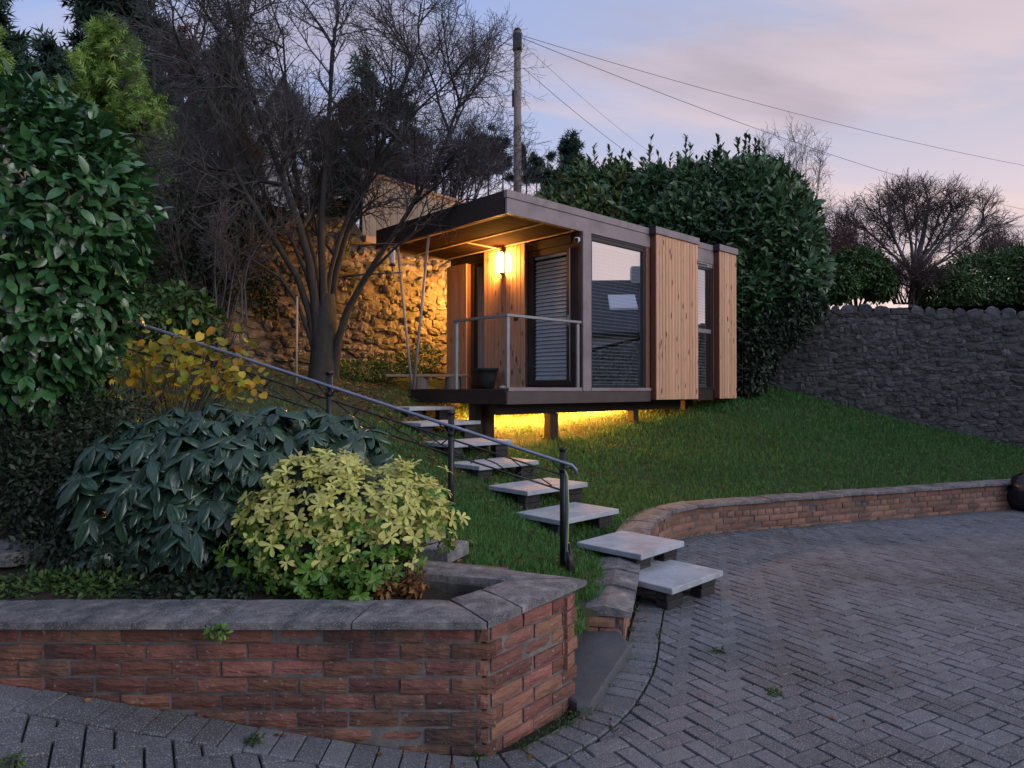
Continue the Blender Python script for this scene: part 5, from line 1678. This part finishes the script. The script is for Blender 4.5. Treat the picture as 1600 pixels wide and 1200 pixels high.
def make_far_tree():
    T = Tree(17)
    Y = 42.0
    cfg = dict(n=[0, 10, 8, 6], seg=[6, 6, 5, 4], wob=[.08, .09, .11, .12], up=[.03, .01, .0, -.01], rmin=.010, len=[0, 1.9, 1.2, .75],
               ang=[(0, 0), (20, 50), (22, 55), (25, 60)], **{'from': [0, .35, .2, .15]})
    S = [([(1428, 470), (1428, 415), (1440, 370), (1450, 310), (1455, 280)], .42), ([(1428, 430), (1415, 395), (1395, 350), (1375, 305)], .22), ([(1430, 425), (1455, 385), (1490, 335), (1515, 300)], .24),
         ([(1430, 428), (1470, 400), (1520, 365), (1550, 330)], .18), ([(1428, 420), (1400, 390), (1360, 345), (1335, 320)], .18), ([(1428, 415), (1425, 360), (1415, 310), (1410, 280)], .2), ([(1430, 412), (1470, 350), (1490, 295)], .18),
         ([(1428, 435), (1395, 410), (1350, 385), (1325, 350)], .14), ([(1432, 440), (1480, 420), (1530, 400), (1558, 370)], .12), ([(1428, 425), (1432, 370), (1436, 310), (1432, 283)], .16), ([(1428, 430), (1445, 380), (1468, 320), (1475, 288)], .16), ([(1426, 430), (1405, 375), (1390, 325), (1388, 296)], .15), ([(1430, 436), (1475, 392), (1530, 340), (1540, 322)], .14), ([(1426, 436), (1385, 398), (1340, 365), (1318, 345)], .13), ([(1432, 445), (1490, 432), (1545, 420), (1565, 400)], .10), ([(1425, 445), (1385, 428), (1340, 415), (1315, 395)], .10)]
    for pp, r in S:
        pp = [(x, 470 - (470 - y) * .85) for x, y in pp]
        P = smooth3(px_path(pp, Y, Y + random.Random(len(T.V)).uniform(-2, 2)), 1); k = len(P) - 1
        T.big.tube(P, [.62 * r * (1 - .8 * i / k) for i in range(k + 1)], 6, cap=False)
        T.children(P, r * .6, 1, 0, cfg)
    b = rel(1428, 470, Y)
    T.big.tube([Vector((b.x, b.y, zfar(b.x, b.y) - .3)), b], [.42, .28], 8, cap=False)
    T.finish('oak_tree', 'broad leafless tree against the pink sky beyond the right wall', (b.x, b.y, zfar(b.x, b.y)), 'twig', 'fartwig')
make_far_tree()

def twig_bush(name, label, px0, px1, base_y, top_y, Y, n, seed, mat, thick=.02, cfgn=(0, 7, 5, 4), zbase=None, cat='bush', lens=(.9, .5, .28), rmin=.004):
    T = Tree(seed); rng = T.rng
    k = Y / FPX
    cfg = dict(n=list(cfgn), seg=[5, 4, 4, 3], wob=[.1, .14, .2, .22], up=[.04, .05, .04, .03], rmin=rmin, len=[0] + list(lens),
               ang=[(0, 0), (15, 45), (20, 55), (25, 60)], **{'from': [0, .25, .2, .15]})
    for i in range(n):
        f = (i + rng.random()) / n
        xb = px0 + (px1 - px0) * (.25 + .5 * f); xt = px0 + (px1 - px0) * f
        ty = top_y + (base_y - top_y) * (.05 + .35 * rng.random() ** 1.5) + abs(f - .5) * (base_y - top_y) * .35
        a = rel(xb, base_y, Y + rng.uniform(-.4, .4) * Y / 15); c = rel(xt, ty, Y + rng.uniform(-1, 1) * Y / 15)
        if zbase is not None: a.z = zbase
        m = a.lerp(c, .5) + Vector((rng.gauss(0, .12), rng.gauss(0, .12), .1))
        P = smooth3([a, m, c], 2); q = len(P) - 1
        T.big.tube(P, [thick * (1 - .8 * j / q) + rmin * .5 for j in range(q + 1)], 5, cap=False)
        T.children(P, thick * .5, 1, 0, cfg)
    b = rel((px0 + px1) / 2, base_y, Y)
    return T.finish(name, label, (b.x, b.y, zbase if zbase is not None else b.z), mat, mat, cat=cat)

twig_bush('red_bush', 'purple brown twiggy bush beside the laurel on the right', 1262, 1345, 470, 365, 19, 18, 41, 'redtwig', .03, lens=(1.0, .55, .3), rmin=.006)
twig_bush('bare_saplings', 'thin bare shoots rising behind the laurel', 1185, 1290, 420, 200, 18.5, 14, 42, 'fartwig', .018, (0, 8, 6, 3), lens=(.9, .5, .3), rmin=.0035)
twig_bush('brown_thicket', 'reddish brown leafless thicket behind the roof', 640, 760, 340, 220, 21, 26, 43, 'redtwig', .03, lens=(1.1, .6, .35), rmin=.006)
twig_bush('bramble_thicket', 'dense dark bramble thicket on top of the rubble wall', 270, 430, 325, 215, 12.8, 12, 44, 'twig', .014, (0, 8, 6, 4), lens=(.8, .45, .25), rmin=.003)
twig_bush('wall_creeper', 'leafless creeper sprawling over the dark left part of the rubble wall', 225, 445, 500, 300, 9.9, 11, 47, 'twig', .012, (0, 8, 6, 4), lens=(.7, .4, .22), rmin=.0028, cat='creeper')
twig_bush('hedge_twigs', 'bare twigs rising from the far hedge at the right edge', 1520, 1610, 440, 385, 20, 16, 45, 'fartwig', .02, lens=(.8, .45, .25), rmin=.006)
twig_bush('dry_bush', 'low brown bush between the two hedges beyond the right wall', 1375, 1460, 475, 420, 17, 24, 46, 'fartwig', .02, lens=(.7, .4, .25), rmin=.004)

# ------------------------------------------------------------------ conifers and hedges
def conifer(name, label, px, top, bot, half, Y, n, mat, seed, size=(.35, .7), cone=1.0, trunk=.16, clear=0.0, group=None):
    """a conifer: tiers of drooping sprays around a trunk, uneven outline"""
    rng = np.random.default_rng(seed)
    k = Y / FPX
    b = rel(px, bot, Y); t = rel(px, top, Y); H = t.z - b.z; R = half * k
    zb = min(b.z, zfar(b.x, b.y))
    root = thing(name, label, 'tree', (b.x, b.y, zb), group=group)
    nb = max(14, int(n / 42))
    P, D, Nn = [], [], []
    for i in range(nb):
        h = clear + (1 - clear) * rng.random() ** .9
        r = R * ((1 - ((h - clear) / (1 - clear)) ** cone) * .95 + .06) * rng.uniform(.55, 1.2)
        a = rng.random() * 6.283
        o = np.array([math.cos(a), math.sin(a), 0.0])
        m = max(6, int(42 * (r / R + .2)))
        f = rng.random(m) ** .55
        pos = np.array([b.x, b.y, b.z + H * h]) + o * (r * f)[:, None] + np.array([0, 0, 1.0]) * ((-.18 * r * f ** 2 + .10 * r * f))[:, None]
        pos += rng.normal(0, .12 * R * .5, (m, 3)) * np.array([1, 1, .8])
        P.append(pos); D.append(o * .9 + rng.normal(0, .5, (m, 3)) + np.array([0, 0, .15])); Nn.append(o * .8 + rng.normal(0, .45, (m, 3)) + np.array([0, -.25, .55]))
    P = np.concatenate(P); D = np.concatenate(D); Nn = np.concatenate(Nn)
    s = (size[0] + (size[1] - size[0]) * rng.random(len(P)))
    F = frames(P, D, Nn, s); F[:, :3, 3] -= np.array([b.x, b.y, zb])
    o = obj('crown', inst_mesh('crown', T_SPR, F, M[mat], False), root)
    MB().tube([(0, 0, -.2), (0.05, 0, (H + b.z - zb) * .5), (0, 0, (H + b.z - zb) * .97)], [trunk, trunk * .7, trunk * .12], 7).build('trunk', M['bark'], root, True)
    return root

conifer('conifer_tree', 'dark conifer at the upper left corner', -8, -30, 330, 52, 22, 2600, 'conifer', 51, (.4, .8), 1.3)
conifer('conifer_tree', 'tall dark conifer behind the bright green tree', 172, -70, 330, 75, 25, 3600, 'conifer', 52, (.5, .95), 2.2)
conifer('conifer_tree', 'dark conifer between the corner conifer and the bright green tree', 78, 68, 330, 55, 20, 2600, 'conifer', 53, (.35, .7), 1.5)
conifer('conifer_tree', 'tall dark conifer top right of the bright green tree', 238, 5, 300, 42, 24, 1500, 'conifer', 54, (.45, .8), 1.6)
conifer('bright_conifer', 'rounded bright yellow green conifer behind the bramble thicket', 172, 42, 330, 92, 14.2, 9500, 'brightconifer', 55, (.16, .32), 2.6)
conifer('bright_conifer', 'light green conifer at the left edge above the glossy shrub', -8, 55, 300, 42, 14, 1500, 'brightconifer', 56, (.18, .36), 1.6)
conifer('brown_conifer', 'brown reddish conifer right of the bright green tree', 280, 35, 300, 36, 20, 1500, 'redconifer', 57, (.3, .6), 1.8)
conifer('dark_cypress', 'dark evergreen behind the bramble thicket left of the house gable', 345, 75, 330, 62, 17, 3000, 'conifer', 58, (.25, .55), 1.8)
conifer('dark_cypress', 'dark evergreen low behind the bramble thicket', 260, 150, 330, 60, 16, 2400, 'conifer', 59, (.25, .55), 1.8)
conifer('spruce_tree', 'tall dark spruce behind the middle of the bare tree', 565, 85, 330, 52, 27, 2400, 'conifer', 60, (.4, .8), 1.2)
conifer('spruce_tree', 'lower dark spruce right of the tall spruce behind the bare tree', 625, 150, 330, 45, 26, 2000, 'conifer', 61, (.4, .75), 1.2)
conifer('spruce_tree', 'dark spruce left of the tall spruce behind the bare tree', 515, 190, 330, 38, 28, 1500, 'conifer', 62, (.4, .75), 1.2)
conifer('spruce_tree', 'dark pointed conifer at the left end of the laurel hedge', 890, 212, 330, 30, 19, 1700, 'conifer', 63, (.2, .42), 1.3)
conifer('spruce_tree', 'small dark conifer just right of the utility pole', 856, 238, 330, 17, 24, 800, 'conifer', 64, (.25, .45), 1.2)
for i, (px, top, h) in enumerate(((742, 205, 15), (762, 198, 16), (785, 215, 15), (822, 232, 15), (838, 245, 12))):
    conifer('pine_tree', ['slim pine left of the utility pole, far left of the row', 'tallest slim pine left of the utility pole', 'slim pine nearest the utility pole on its left', 'slim pine nearest the utility pole on its right', 'short slim pine right of the utility pole'][i],
            px, top, 312, h, 36, 420, 'conifer', 70 + i, (.3, .6), 1.1, .10, .35, group='row of slim pines')

def make_laurel():
    rng = np.random.default_rng(33)
    blobs = [pb(1185, 385, 15.0, 92, 105, 90), pb(1100, 368, 15.6, 92, 80, 80), pb(1010, 362, 16.6, 80, 66, 70), pb(935, 350, 17.2, 70, 62, 70), pb(880, 345, 17.8, 50, 52, 60), pb(1222, 440, 14.6, 60, 100, 70), pb(1165, 480, 14.3, 55, 80, 50), pb(1060, 425, 16.2, 90, 75, 70), pb(1172, 300, 15.2, 50, 48, 60), pb(1215, 320, 15.0, 38, 50, 40), pb(1135, 295, 15.4, 34, 40, 40), pb(1075, 295, 15.8, 32, 36, 40), pb(1020, 300, 16.4, 30, 34, 40), pb(965, 290, 17, 26, 32, 40), pb(910, 290, 17.4, 24, 30, 40), pb(1255, 380, 14.8, 22, 45, 40)]
    P, nr = blob_points(blobs, 80000, rng, .34, .80)
    k = nr[:, 1] < .5; P, nr = P[k], nr[k]
    base = (blobs[0][0][0], blobs[0][0][1], zt(blobs[0][0][0], blobs[0][0][1]) - .1)
    root = thing('laurel_hedge', 'big dark green laurel with upright shoots behind the garden room', 'hedge', base)
    m = len(P)
    D = nr * .5 + rng.normal(0, .5, (m, 3)) + np.array([0, 0, .25]); Nn = nr * .7 + np.array([0, -.2, .5]) + rng.normal(0, .4, (m, 3))
    P += rng.normal(0, .07, P.shape)
    Fs = [frames(P, D, Nn, .085 + .085 * rng.random(m))]
    Pi, ni = blob_points(blobs, 14000, rng, .85, .0)
    Fs.append(frames(Pi, ni + rng.normal(0, .6, Pi.shape), np.array([0, -.8, .4]) + rng.normal(0, .4, Pi.shape), .20 + .12 * rng.random(len(Pi))))
    # upright shoots along the top
    st = MB()
    shoots = [(862, 262), (905, 232), (928, 226), (952, 228), (972, 240), (985, 238), (1003, 248), (1018, 215), (1030, 236), (1048, 245), (1072, 212), (1080, 225), (1098, 250), (1108, 240), (1124, 208), (1138, 238), (1152, 218), (1168, 203), (1182, 216), (1195, 222), (1222, 240), (1235, 258), (1248, 270), (1262, 300), (1212, 255), (1060, 240), (1128, 226), (1172, 214)]
    for _ in range(70):
        q = rng.uniform(868, 1268); e = 262 - 30 * math.exp(-((q - 1165) / 60) ** 2) + 70 * max(0, (q - 1215) / 60)
        shoots.append((q, e - rng.uniform(-18, 16)))
    for (px, py) in shoots:
        Y = 17.4 - (px - 862) * .0062
        tip = rel(px, py, Y); foot = tip + Vector((rng.normal(0, .12), rng.normal(0, .1), -rng.uniform(1.1, 1.6)))
        st.tube([foot - Vector(base), tip - Vector(base)], [.014, .006], 5)
        nl = int(rng.integers(20, 46))
        f = rng.random(nl) ** .8
        pos = np.array(foot)[None] * (1 - f[:, None]) + np.array(tip)[None] * f[:, None]
        a = rng.random(nl) * 6.283
        d = np.stack([np.cos(a) * .65, np.sin(a) * .65, .75 + .3 * f], 1)
        nn = np.stack([-np.cos(a) * .6, -np.sin(a) * .6, np.full(nl, .7)], 1)
        Fs.append(frames(pos, d, nn, .10 + .08 * rng.random(nl)))
    F = np.concatenate(Fs); F[:, :3, 3] -= np.array(base)
    o = obj('foliage', inst_mesh('foliage', T_LAU, F, M['laurel']), root); o['kind'] = 'stuff'
    for b in blobs:
        c = Vector(b[0]); st.tube([(c.x - base[0], c.y - base[1], -.3 if c.x > 3 else 0.5), tuple(c - Vector(base))], [.05, .02], 6)
    st.build('stem', M['bark'], root, True)
make_laurel()

def hedge(name, label, blobs, n, mat, seed, size, zb=None):
    c = blobs[0][0]
    shrub(name, label, blobs, n, T_LAU, size, mat, seed, base=(c[0], c[1], zb if zb is not None else zfar(c[0], c[1]) - .1), stem_r=.03, cat='hedge', depth=.3, up=.4)
hedge('green_bush', 'bright green bush just beyond the left end of the boundary wall', [pb(1340, 425, 16.5, 48, 36, 40), pb(1305, 445, 16, 35, 28, 35), pb(1375, 445, 16.3, 20, 24, 30)], 12000, 'hedge', 81, (.06, .13))
hedge('far_hedge', 'loose green hedge beyond the boundary wall at the right', [pb(1540, 440, 17.5, 70, 42, 40), pb(1480, 452, 17, 50, 32, 40), pb(1600, 430, 17.5, 50, 45, 40), pb(1650, 430, 17, 50, 40, 40)], 24000, 'hedge', 82, (.06, .13))
hedge('dark_bush', 'dark drooping bush between the laurel and the boundary wall', [pb(1175, 545, 13.9, 42, 55, 40), pb(1215, 505, 14.0, 45, 40, 40), pb(1165, 590, 13.6, 32, 32, 35), pb(1245, 480, 14.1, 40, 26, 40)], 9000, 'darkleaf', 83, (.06, .13), zb=zt(4.9, 13.9) - .05)

# ------------------------------------------------------------------ grass and litter
def make_grass():
    rng = np.random.default_rng(77)
    N = 330000
    Y = 3.9 + (15.5 - 3.9) * rng.random(N) ** 1.35; X = rng.uniform(-1, 1, N) * (.82 * Y) + .4
    P = np.stack([X, Y], 1)
    S = sdist(P, LIMIT_NP[::2])
    # turf thins out under the tree and near the steps
    ok = (S < -.02) & (Y < 15.2)
    ok &= ~((X < -1.9) & (rng.random(N) < .90)); ok &= ~((X < -.9) & (Y > 8.7) & (rng.random(N) < .72))
    ok &= X > -5; ok &= ~((X < -.3) & (Y < 4.9)); ok &= ~((X > .44) & (Y < 4.62))
    w = (Y - 15.05) * .889 / .457 + 4.45     # behind the boundary wall line
    ok &= (X * .457 + Y * .889) < (4.45 * .457 + 15.05 * .889) - .02
    lv = np.array([Vv.x, Vv.y]); ok &= ((P - np.array([CORNER.x, CORNER.y])) @ lv) < 4.1
    lu = np.array([U.x, U.y]); hs = (P - np.array([CORNER.x, CORNER.y])) @ lu; ht = (P - np.array([CORNER.x, CORNER.y])) @ lv
    ok &= ~((hs > .1) & (hs < 5.9) & (ht > .35) & (rng.random(N) < .78))
    P = P[ok]; n = len(P)
    Z = zter(P)
    patch = np.sin(P[:, 0] * 2.1 + np.sin(P[:, 1] * 1.7)) * np.cos(P[:, 1] * 2.6 + P[:, 0]) * .5 + .5
    h = (.028 + .040 * rng.random(n)) * (.75 + .55 * patch) * (1 + .05 * np.maximum(0, P[:, 1] - 6)); wd = (.0022 + .0022 * rng.random(n)) * (1 + .16 * np.maximum(0, P[:, 1] - 6))
    a = rng.random(n) * 6.283; lean = rng.normal(0, .45, (n, 2))
    side = np.stack([np.cos(a), np.sin(a)], 1) * wd[:, None]
    V = np.zeros((n, 5, 3))
    V[:, 0, :2] = P - side; V[:, 1, :2] = P + side; V[:, 0, 2] = V[:, 1, 2] = Z - .012
    mid = P + lean * (h * .35)[:, None]
    V[:, 2, :2] = mid + side * .8; V[:, 3, :2] = mid - side * .8; V[:, 2, 2] = V[:, 3, 2] = Z + h * .6
    V[:, 4, :2] = P + lean * (h * 1.05)[:, None]; V[:, 4, 2] = Z + h * (1 - .25 * np.abs(lean).sum(1) * .6)
    V = V.reshape(-1, 3)
    b = (np.arange(n) * 5)[:, None]
    F = np.concatenate([b + np.array([[0, 1, 2]]), b + np.array([[0, 2, 3]]), b + np.array([[3, 2, 4]])])
    o = obj('grass', mesh_np('grass', V, F, M['grass'], True)); tag(o, 'short green lawn grass on the bank around the garden room', 'grass', kind='stuff')
make_grass()

def make_litter():
    rng = np.random.default_rng(78)
    L = []
    def put(n, cx, cy, sx, sy):
        for _ in range(n):
            x, y = rng.normal(cx, sx), rng.normal(cy, sy)
            L.append((x, y))
    put(900, -2.2, 9.9, .9, .8); put(500, -1.2, 9.2, .6, .7); put(260, -.9, 8.0, .5, .6); put(90, .1, 6.3, .6, .8); put(40, .3, 5.0, .25, .4); put(120, -3.2, 8.2, .8, .9); put(260, .4, 11.0, 1.0, .8); put(30, 1.2, 8.3, .8, .4); put(160, -1.3, 7.0, .6, .6); put(120, .9, 7.4, .8, .9); put(60, 2.6, 9.6, 1.2, .7); put(60, 4.4, 11.6, .8, .8); put(40, 6, 11, 1.5, .9)
    P = np.array(L); S = sdist(P, LIMIT_NP); P = P[S < -.03]
    rr = rng.random(len(P))
    Z = zter(P) + .012 + .03 * rr
    P3 = np.column_stack([P, Z]); n = len(P3)
    F = frames(P3, rng.normal(0, 1, (n, 3)) * np.array([1, 1, .25]), rng.normal(0, .4, (n, 3)) + np.array([0, 0, 1]), .035 + .04 * rng.random(n))
    o = obj('leaf_litter', inst_mesh('leaf_litter', T_CAM, F, M['litter'])); tag(o, 'brown fallen leaves scattered over the bank', 'leaves', kind='stuff')
    # crumbs and leaves on the paving
    pts = []
    for _ in range(110):
        k = rng.integers(30, len(FOOT) - 40); p = FOOT[k] + (EDGE[k] - FOOT[k]) * rng.uniform(.03, .5); pts.append((p.x, p.y))
    for _ in range(70):
        y = rng.uniform(2.3, 8); pts.append((rng.uniform(-.7, .7) * y, y))
    P = np.array(pts); S = sdist(P, FOOT_NP); P = P[S > .02]
    P3 = np.column_stack([P, [zpave(x, y) + .008 for x, y in P]]); n = len(P3)
    F = frames(P3, rng.normal(0, 1, (n, 3)) * np.array([1, 1, .12]), rng.normal(0, .25, (n, 3)) + np.array([0, 0, 1]), .012 + .03 * rng.random(n) ** 2)
    o = obj('paving_debris', inst_mesh('paving_debris', T_CAM, F, M['litter'])); tag(o, 'small leaves and crumbs scattered on the block paving', 'leaves', kind='stuff')
make_litter()

def make_moss():
    rng = np.random.default_rng(79)
    pts = []
    for k in range(len(FOOT) - 1):
        p, q = FOOT[k], EDGE[k]
        if p.x < -.25 or p.y > 9.0: continue
        dens = 1.0 if p.y < 5.4 else .35
        for _ in range(int(60 * dens * (rng.random() ** 2) * 2)):
            r = p + (q - p) * abs(rng.normal(0, .10)) + Vector((rng.normal(0, .03), rng.normal(0, .03))); pts.append((r.x, r.y, .006))
        for _ in range(int(34 * dens * (rng.random() ** 2) * 2)):
            r = q + Vector((rng.normal(0, .008), rng.normal(0, .05))); pts.append((r.x, r.y, -.002))
    P = np.array(pts); z = np.array([zpave(x, y) for x, y, _ in P]); P[:, 2] += z
    n = len(P)
    F = frames(P, rng.normal(0, .6, (n, 3)) + np.array([0, 0, .7]), rng.normal(0, .6, (n, 3)) + np.array([0, -.3, .4]), .006 + .016 * rng.random(n) ** 2)
    o = obj('joint_moss', inst_mesh('joint_moss', T_SMALL, F, M['fern'])); tag(o, 'moss and tiny weeds along the wall foot and border joint', 'moss', kind='stuff')
make_moss()
# ------------------------------------------------------------------ pole, wires, houses, small things
def make_pole():
    Y = 19.0
    top = rel(808.5, 45, Y); k = Y / FPX
    zb = zfar(top.x, Y) - .3
    root = thing('utility_pole', 'weathered wooden utility pole with dark terminal box at its top', 'pole', (top.x, Y, zb))
    H = top.z - zb
    MB().tube([(0, 0, 0), (0, 0, H * .5), (0, 0, H)], [.135, .115, .095], 12).build('shaft', M['pole'], root, True)
    MB().tube([(0, 0, H - .02), (0, 0, H + .03)], [.11, .085], 12).build('cap', M['black'], root, True)
    z1, z2 = (EYE + (608 - 78) * k) - zb, (EYE + (608 - 52) * k) - zb
    MB().box(-.13, .125, -.16, .10, z1, z2, None, .03).build('terminal_box', M['black'], root)
    MB().box(-.155, -.10, -.05, .05, (EYE + (608 - 165) * k) - zb, (EYE + (608 - 140) * k) - zb, None, .01).build('junction_box', M['black'], root)
    rng = random.Random(1)
    for i in range(9):
        z = H * (.35 + .06 * i); sg = 1 if i % 2 else -1
        MB().tube([(sg * .10, 0, z), (sg * .20, 0, z)], .010, 6).build('step_bolt', M['black'], root)
    def wire(label, p0, p1, sag, r):
        b = MB(); pts = []
        for i in range(21):
            f = i / 20; q = p0.lerp(p1, f); q.z -= sag * 4 * f * (1 - f); pts.append(q)
        o = b.tube(pts, r, 5).build('overhead_wire', M['black'], None, True); tag(o, label, 'wire', 'wires on the utility pole')
    at = lambda px, py: rel(px, py, Y - .12)
    wire('upper long wire running right across the pink sky', at(814, 53), rel(1700, 275, 30), .35, .007)
    wire('lower long wire running right to the far bare tree', at(815, 57), rel(1700, 345, 40), .7, .008)
    wire('short wire dropping steeply behind the laurel hedge', at(817, 104), rel(1015, 262, 24), .10, .007)
    wire('thin wire sloping right above the steep short wire', at(816, 66), rel(1020, 240, 30), .12, .005)
    wire('upper wire running left from the pole top', at(803, 53), rel(600, -40, 15), .1, .006)
    wire('second wire running left just below the upper one', at(803, 58), rel(590, -22, 15), .1, .005)
    wire('lower wire running left into the bare tree', at(803, 84), rel(560, 20, 15), .15, .006)
make_pole()

def gable_house(name, label, c, w, l, eave, ridge, rot, wall, base):
    """house with a pitched roof; gable ends at local y = +-l/2"""
    root = thing(name, label, 'house', (c[0], c[1], base), rot)
    hw, hl = w / 2, l / 2; e, r = eave - base, ridge - base
    b = MB(); b.add([(-hw, -hl, 0), (hw, -hl, 0), (hw, hl, 0), (-hw, hl, 0), (-hw, -hl, e), (hw, -hl, e), (hw, hl, e), (-hw, hl, e), (0, -hl, r - .08), (0, hl, r - .08)],
                    [(0, 1, 5, 8, 4), (2, 3, 7, 9, 6), (1, 2, 6, 5), (3, 0, 4, 7), (0, 3, 2, 1)])
    b.build('wall', wall, root)
    rf = MB(); o = .25
    for sg in (-1, 1):
        x0, z0 = sg * (hw + o), e - (r - e) / hw * o
        P = [(0, -hl - o, r), (0, hl + o, r), (x0, hl + o, z0), (x0, -hl - o, z0)]
        vs = P + [(p[0], p[1], p[2] - .12) for p in P]
        rf.add(vs, [(0, 1, 2, 3), (7, 6, 5, 4), (0, 4, 5, 1), (1, 5, 6, 2), (2, 6, 7, 3), (3, 7, 4, 0)])
    ro = rf.build('roof', M['slate'], root)
    return root, ro, hw, hl, e, r

def make_houses():
    # stone house up the hill, its gable showing through the bare tree
    c = rel(440, 300, 33)
    top = rel(440, 118, 33).z; ev = rel(440, 212, 33).z
    root, ro, hw, hl, e, r = gable_house('hill_house', 'grey stone house gable seen through the bare tree', (c.x, c.y + 4), 3.2, 8.0, ev, top, 0.02, M['harl'], zfar(c.x, c.y) - .5)
    for z in (e * .45, e * .8):
        fr = MB().box(.25, .95, -hl - .05, -hl + .03, z - .55, z + .55, None, .02).build('window', M['white'], root)
        MB().box(.33, .87, -hl - .058, -hl - .051, z - .47, z + .47).build('pane', M['glass'], fr)
    ch = MB().box(-.45, .45, hl - 1.0, hl - .4, r - .6, r + .9, None, .02).build('chimney', M['harl'], ro)
    # neighbour that the big window mirrors
    root, ro, hw, hl, e, r = gable_house('neighbour_house', 'house with dark slate roof mirrored in the tall front window', (20.6, 6.9), 8.0, 13.2, 3.9, 6.35, 0.0, M['harl'], -.75)
    sl = (r - e) / hw
    # rooflight on the slope facing the garden
    x0, x1 = -2.6, -1.5
    P = [(x0, 5.0, r + sl * x0 + .08), (x0, 6.1, r + sl * x0 + .08), (x1, 6.1, r + sl * x1 + .08), (x1, 5.0, r + sl * x1 + .08)]
    vs = [(p[0], p[1], p[2]) for p in P] + [(p[0], p[1], p[2] - .1) for p in P]
    b = MB(); b.add(vs, [(0, 1, 2, 3), (7, 6, 5, 4), (0, 4, 5, 1), (1, 5, 6, 2), (2, 6, 7, 3), (3, 7, 4, 0)])
    b.build('rooflight', M['white'], ro)
    MB().box(-.3, .3, hl - .50, hl + .0, r - .5, r + .55, None, .02).build('chimney', M['harl'], ro)
    for y in (-4, -1, 2, 5):
        fr = MB().box(-hw - .04, -hw + .02, y - .6, y + .6, 2.0, 3.3, None, .02).build('window', M['white'], root)
        MB().box(-hw - .05, -hw - .041, y - .52, y + .52, 2.08, 3.22).build('pane', M['doorglass'], fr)
    # unseen house, added behind the camera to shade the left of the drive
    root, ro, hw, hl, e, r = gable_house('shade_house', 'unseen dark house added behind the camera to shade the left of the drive', (-6.6, -6.2), 10.0, 8.6, 6.2, 9.0, 0.12, M['stonegrey'], -.75)
    for x in (-3, 0, 3):
        fr = MB().box(x - .6, x + .6, hl - .02, hl + .04, 2.0, 3.4, None, .02).build('window', M['white'], root)
        MB().box(x - .52, x + .52, hl + .041, hl + .05, 2.08, 3.32).build('pane', M['doorglass'], fr)
    MB().box(-.4, .4, -hl + .15, -hl + .95, r - .5, r + .9, None, .02).build('chimney', M['harl'], ro)
make_houses()
conifer('garden_tree', 'dark evergreen mirrored in the narrow front window', 800 + FPX * 20 / 17.5, 608 - 5.2 * FPX / 17.5, 608 + 2.0 * FPX / 17.5, 150, 17.5, 2400, 'conifer', 91, (.35, .7), 1.6)

def make_bag():
    rng = np.random.default_rng(4)
    c = rel(1606, 800, 9.75)
    root_z = zpave(c.x, c.y)
    nu, nv = 26, 16
    vs, fs = [], []
    ph = rng.random(12) * 6.28
    for j in range(nv + 1):
        v = j / nv; z = .56 * v
        r = .27 * (math.sin(math.pi * (.12 + .80 * v)) ** .55) * (1 - .15 * v) if v < .93 else .07 + .03 * (v - .93) * 10
        for i in range(nu):
            a = 6.283 * i / nu
            q = r * (1 + .05 * math.sin(3 * a + ph[0] + 4 * v) + .04 * math.sin(7 * a + ph[1] - 9 * v) + .03 * math.sin(11 * a + ph[2] + 13 * v)) + rng.normal(0, .006)
            vs.append((q * math.cos(a), q * math.sin(a), z + rng.normal(0, .008) if j else 0.0))
    for j in range(nv):
        for i in range(nu):
            i2 = (i + 1) % nu; fs.append((j * nu + i, j * nu + i2, (j + 1) * nu + i2, (j + 1) * nu + i))
    fs.append(tuple(range(nu - 1, -1, -1))); fs.append(tuple(nv * nu + i for i in range(nu)))
    root = thing('bin_bag', 'black bin bag against the brick wall at the right edge', 'bag', (c.x, c.y, root_z))
    obj('sack', mesh_py('sack', vs, fs, M['bag'], True), root)
    MB().tube([(0, 0, .545), (.01, 0, .57), (.03, .01, .62), (.06, .02, .64)], [.05, .028, .05, .07], 9).build('knot', M['bag'], root, True)
make_bag()

def make_feeders():
    p = rel(613, 412, 10.2)
    root = thing('bird_feeder', 'pale tube bird feeder hanging from a bare branch', 'bird feeder', p)
    MB().lathe([(.035, .0), (.042, .02), (.042, .20), (.036, .22), (.01, .235)], 12).build('tube', M['curtain'], root, True)
    MB().lathe([(.05, -.03), (.055, -.015), (.04, .0)], 12).build('tray', M['black'], root, True)
    MB().tube([(0, 0, .235), (0, 0, .30)], .003, 5).build('hook', M['black'], root)
    b = MB().tube([rel(560, 384, 10.35), rel(600, 380, 10.2) , rel(614, 381, 10.2), rel(645, 379, 10.1)], [.016, .012, .010, .005], 6)
    o = b.build('feeder_branch', M['twig'], None, True); tag(o, 'thin horizontal branch that the tube feeder hangs from', 'branch')
    p = rel(601, 458, 10.3)
    root = thing('bird_feeder', 'small dark purple bird feeder hanging below the tube feeder', 'bird feeder', p)
    MB().lathe([(.03, .0), (.048, .01), (.048, .08), (.03, .12), (.008, .14)], 10).build('body', M['redtwig'], root, True)
    MB().tube([(0, 0, .14), (0, 0, .36)], .003, 5).build('hook', M['black'], root)
    b = MB().tube([rel(535, 432, 10.45), rel(575, 428, 10.35), rel(605, 427, 10.3), rel(628, 425, 10.25)], [.020, .014, .010, .005], 6)
    o = b.build('feeder_branch', M['twig'], None, True); tag(o, 'low horizontal branch that the purple feeder hangs from', 'branch')
    a = rel(463, 590, 9.9); g = zt(a.x, a.y)
    o = MB().tube([(a.x, a.y, g - .1), (a.x + .01, a.y, EYE + 1.35)], [.018, .014], 8).build('garden_stake', M['palefence'], None, True)
    tag(o, 'pale upright garden stake left of the bare tree trunk', 'stake')
make_feeders()
